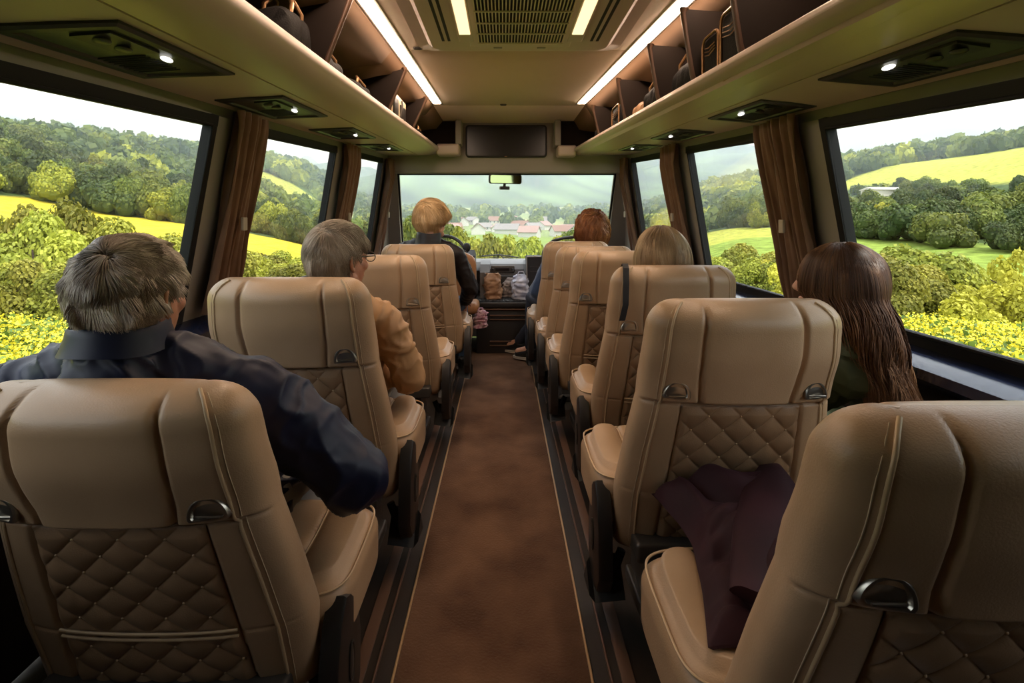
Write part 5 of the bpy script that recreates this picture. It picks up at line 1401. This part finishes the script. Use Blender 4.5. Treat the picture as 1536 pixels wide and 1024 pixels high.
for y, x, side in trees:
    z0 = float(H(x, y)); edge = rs.random()
    if side == 'front' and y < 100: continue
    if False:
        c = 'yellow' if x/y > -.11 and rs.random() < .75 else 'mid'; h = rs.uniform(5.2, 8.0)*(1.3 if x/y < -.09 else .9); r = h*rs.uniform(.32, .42)
    else:
        c = rs.choice(['yellow', 'mid', 'dark'], p=[.08, .5, .42]); h = rs.uniform(7, 11.5); r = h*rs.uniform(.40, .58)
        if side == 'left' and (y < 150 or abs(x) < 130) and rs.random() < .4: c = 'yellow'; h *= .7; r *= .75
        if y > 260: h *= 1.2; r *= 1.3
        if side == 'right' and 118 < abs(x) < 145 and y < 210: h *= .55; r *= .7
        if side == 'right' and abs(x) < 118 and y < 150: h *= .72; r *= .8
    if cnt < 262 and y > 30 and abs(x)/y < 1.08:
        me = MIDC[c][int(rs.integers(3))]; o = link('tree', me); o.location = (x, y, z0+h*.12); o.scale = (r/.95, r/.95, h/1.35); o.rotation_euler.z = rs.uniform(0, 6)
        tag(o, gl[side][0], 'tree', gl[side][1]); cnt += 1
    else:
        v, q, t = protos[c][int(rs.integers(4))]; L = farlists[c]; an = rs.uniform(0, 6.28); R2 = np.array([[math.cos(an), -math.sin(an), 0], [math.sin(an), math.cos(an), 0], [0, 0, 1]])
        L[0].append((v @ R2.T)*np.array([r/.95, r/.95, h/1.35])+np.array([x, y, z0+h*.1])); L[1].append(q+L[3]); L[2].append(np.clip(t+rs.uniform(-.2, .2), 0, 1)); L[3] += len(v)
for k, (u_, v_, y_) in enumerate(FRONT):
    x = (u_-CU)*y_/F; z0 = float(H(x, y_)); top = CZ-(v_-CV)*y_/F; h = top-z0; c = 'mid' if u_ < 690 or u_ > 850 else 'yellow'
    o = link('tree', MIDC[c][k % 3]); rr_2 = h*.40; o.location = (x, y_, z0+h*.10); o.scale = (rr_2, rr_2, h/1.28); o.rotation_euler.z = k*1.7
    if c == 'mid': tag(o, 'taller green tree in the near row framing the valley ahead of the windscreen', 'tree', 'green trees framing the near row ahead of the windscreen')
    else: tag(o, 'yellow-green tree in the near row just above the dashboard ahead of the windscreen', 'tree', 'yellow-green trees just above the dashboard')
AV, AQ, AT, AM = [], [], [], []; ofs = 0
for mi, (c, L) in enumerate(farlists.items()):
    for v_, q_, t_ in zip(L[0], L[1], L[2]): pass
    vv = np.concatenate(L[0]); qq = np.concatenate(L[1]); AV.append(vv); AQ.append(qq+ofs); AT.append(np.concatenate(L[2])); AM.append(np.full(len(qq), mi)); ofs += len(vv)
wm = npmesh('distant_woodland', np.concatenate(AV), np.concatenate(AQ), LM['yellow'], {'tone': np.concatenate(AT)})
wm.materials.append(LM['mid']); wm.materials.append(LM['dark'])
if len(wm.polygons) == sum(len(a) for a in AM): wm.polygons.foreach_set('material_index', np.concatenate(AM).astype(np.int32))
tag(link('distant_woodland', wm), 'dense distant woodland covering the far hillsides', 'woodland', kind='stuff')

# flowers
def flowers(name, side, label):
    s = -1 if side == 'left' else 1; rng = np.random.default_rng(31+s)
    P = []
    while len(P) < 19000:
        y = rng.uniform(1.0, 8.3); x = s*rng.uniform(2.6, 11.0)
        if abs(x)/y > 2.4 or abs(x)/y < .5: continue
        dist = math.hypot(x, y)
        if rng.random() > min(1, 40/(dist*dist)+.30): continue
        P.append((x, y))
    P = np.array(P); z = H(P[:, 0], P[:, 1]); hgt = rng.uniform(.42, .62, len(P))+.06*np.sin(P[:, 0]*2.1)+.05*np.sin(P[:, 1]*1.7)
    tops = np.c_[P, z+hgt]
    Vs, Qs, T = [], [], []; o = 0
    for rep in range(4):      # blossoms
        q = tops+rng.normal(size=tops.shape)*np.array([.045, .045, .028]); N = rng.normal(size=q.shape)+np.array([0, -.3, 1.0]); N /= np.linalg.norm(N, axis=1)[:, None]
        v, f = leafquads(q, N, .017, rng); Vs.append(v); Qs.append(f+o); o += len(v)
    nb = o
    V1, Q1 = np.concatenate(Vs), np.concatenate(Qs); T1 = np.repeat(rng.random(len(V1)//4), 4)
    Vs, Qs = [], []; o = 0
    for rep in range(4):      # leaves below
        q = np.c_[P, z+hgt*rng.uniform(.35, 1.02, len(P))]+rng.normal(size=tops.shape)*np.array([.06, .06, 0]); N = rng.normal(size=q.shape)+np.array([0, 0, .6]); N /= np.linalg.norm(N, axis=1)[:, None]
        v, f = leafquads(q, N, .036, rng); Vs.append(v); Qs.append(f+o); o += len(v)
    a = rng.normal(size=(len(P), 3))*.006; a[:, 2] = 0; b0 = np.c_[P, z-.05]
    v = np.stack([b0-a, b0+a, tops+a, tops-a], 1).reshape(-1, 3); Vs.append(v); Qs.append(np.arange(len(v)).reshape(-1, 4)+o)
    V2, Q2 = np.concatenate(Vs), np.concatenate(Qs); T2 = np.repeat(rng.random(len(V2)//4), 4)
    t = thing(name, label, 'flowers', (0, 0, 0)); t['kind'] = 'stuff'
    b = link('blossoms', npmesh('blossoms', V1, Q1, FM, {'tone': T1}), t); b['kind'] = 'stuff'
    b = link('stems_and_leaves', npmesh('stems_and_leaves', V2, Q2, SMt, {'tone': T2}), t); b['kind'] = 'stuff'
FM = principled('yellow_blossom', (.8, .62, .02), .6, attr='tone', ramp=[(0, (.66, .54, .015)), (1, (.93, .84, .08))], trans=.25)
SMt = principled('rape_leaf', (.1, .15, .03), .6, attr='tone', ramp=[(0, (.07, .13, .02)), (1, (.24, .34, .05))], trans=.25)
flowers('flower_field', 'left', 'yellow flowering crop close outside the left window')
flowers('flower_field', 'right', 'yellow flowering crop close outside the right window')

# village houses
roofm = [principled('terracotta_roof', (.22, .115, .09), .8), principled('pinkish_roof', (.30, .19, .17), .8), principled('grey_roof', (.22, .20, .20), .8)]
wallm = principled('white_render', (.55, .53, .50), .8); winm = principled('dark_house_window', (.05, .05, .06), .4)
hs_ = [(-31, 318, .3), (-24, 300, .9), (-17, 322, .1), (-12, 296, .5), (-4, 315, .2), (3, 300, 1.0), (9, 322, .3), (15, 288, .2), (20, 312, .7), (27, 298, .1), (33, 320, .5), (39, 292, 0), (46, 312, .3), (52, 300, .9), (-20, 350, .2), (-6, 356, .5), (8, 362, .2), (24, 352, .8), (40, 360, .1), (-60, 330, .4), (56, 340, .2), (-40, 345, .4), (66, 310, .6)]
for k, (x, y, rz) in enumerate(hs_):
    y = 318+(y-318)*1.9; x = x*(1+.25*math.sin(k*2.3)); rz = rz+k*.37
    z0 = float(H(x, y)); h = thing('house', 'pale house with pitched roof in the valley village seen through the windscreen', 'house', (x, y, z0), rz, group='valley village houses')
    L_, W_, E_ = 4.2+(k*7 % 4)*.8, 3.2+(k*3 % 2)*.6, 2.9
    mb = MB(); mb.box(-L_, L_, -W_, W_, -2, E_); mb.prism([(-W_, E_), (W_, E_), (0, E_+W_*.75)], 'x', -L_+.01, L_-.01); mb.build('wall', wallm, h, smooth=False)
    mb = MB()
    for s in (-1, 1): mb.hexa([(-L_-.5, s*(W_+.6), E_-.45), (L_+.5, s*(W_+.6), E_-.45), (L_+.5, 0, E_+W_*.75), (-L_-.5, 0, E_+W_*.75), (-L_-.5, s*(W_+.6), E_-.15), (L_+.5, s*(W_+.6), E_-.15), (L_+.5, 0, E_+W_*.75+.3), (-L_-.5, 0, E_+W_*.75+.3)])
    mb.build('roof', roofm[k % 3], h, smooth=False)
    for wx in (-.6, 0, .6):
        mb = MB(); mb.box(L_*wx-.5, L_*wx+.5, -W_-.04, -W_+.02, 1.2, 2.6); mb.build('window', winm, h, smooth=False)
# farm building on the right hillside
for nm, x, y, L_, lab in (('barn', 128, 166, 7.5, 'long low white barn on the right hillside'),):
    z0 = float(H(x, y)); h = thing(nm, lab, 'barn', (x, y, z0+1.2), .1)
    mb = MB(); mb.box(-L_, L_, -3, 3, -5, 1.3); mb.build('wall', wallm, h, smooth=False)
    mb = MB(); mb.prism([(-3.5, 1.2), (3.5, 1.2), (0, 2.2)], 'x', -L_-.4, L_+.4); mb.build('roof', wallm, h, smooth=False)

# haze hanging in the valley
m, nt, out = nmat('valley_haze'); vs = nt.nodes.new('ShaderNodeVolumeScatter'); vs.inputs['Color'].default_value = (.72, .87, 1.0, 1); vs.inputs['Density'].default_value = .0008; vs.inputs['Anisotropy'].default_value = .2
nt.links.new(vs.outputs[0], out.inputs['Volume'])
if 1:
    mb = MB(); mb.box(-1600, 1600, 100, 2750, -60, 260); o = mb.build('haze', m, smooth=False); tag(o, 'thin bluish haze filling the valley and the far hills', 'haze', kind='stuff')

# ------------------------------------------------------------------ sky, sun, camera
w = bpy.data.worlds.new('World'); sc.world = w; w.use_nodes = True; nt = w.node_tree; nt.nodes.clear()
out = nt.nodes.new('ShaderNodeOutputWorld'); bg = nt.nodes.new('ShaderNodeBackground'); nt.links.new(bg.outputs[0], out.inputs[0])
tc = nt.nodes.new('ShaderNodeTexCoord'); mp = nt.nodes.new('ShaderNodeMapping'); mp.inputs['Scale'].default_value = (1, 1, 3.2)
n = nt.nodes.new('ShaderNodeTexNoise'); n.inputs['Scale'].default_value = 2.6; n.inputs['Detail'].default_value = 7; n.inputs['Roughness'].default_value = .55
nt.links.new(tc.outputs['Generated'], mp.inputs[0]); nt.links.new(mp.outputs[0], n.inputs['Vector'])
cr = nt.nodes.new('ShaderNodeValToRGB'); cr.color_ramp.elements[0].position = .36; cr.color_ramp.elements[0].color = (.66, .72, .80, 1)
cr.color_ramp.elements[1].position = .62; cr.color_ramp.elements[1].color = (1, 1, 1, 1)
nt.links.new(n.outputs[0], cr.inputs[0]); nt.links.new(cr.outputs[0], bg.inputs[0]); bg.inputs[1].default_value = 1.9
sun = bpy.data.lights.new('sun', 'SUN'); sun.energy = 2.6; sun.angle = math.radians(9); sun.color = (1, .94, .85)
so = bpy.data.objects.new('sun', sun); COL.objects.link(so)
dirv = Vector((-.36, .28, -.9)).normalized()      # light travels towards -x (from the right) and slightly forward
so.rotation_euler = dirv.to_track_quat('-Z', 'Y').to_euler()

cam = bpy.data.cameras.new('camera'); co = bpy.data.objects.new('camera', cam); COL.objects.link(co); sc.camera = co
cam.sensor_fit = 'HORIZONTAL'; cam.sensor_width = 36; cam.lens = F/1536*36; cam.shift_x = (768-CU)/1536; cam.shift_y = (CV-512)/1536
cam.clip_start = .03; cam.clip_end = 6000
co.location = (0, 0, CZ); co.rotation_euler = (math.radians(90), 0, 0)
sc.view_settings.view_transform = 'Standard'; sc.view_settings.look = 'None'; sc.view_settings.gamma = 1; sc.view_settings.exposure = 0.75
sc.view_settings.use_curve_mapping = False
cy = sc.cycles; cy.max_bounces = 7; cy.diffuse_bounces = 4; cy.glossy_bounces = 3; cy.transparent_max_bounces = 12; cy.volume_bounces = 1
cy.caustics_reflective = False; cy.caustics_refractive = False; cy.use_denoising = True
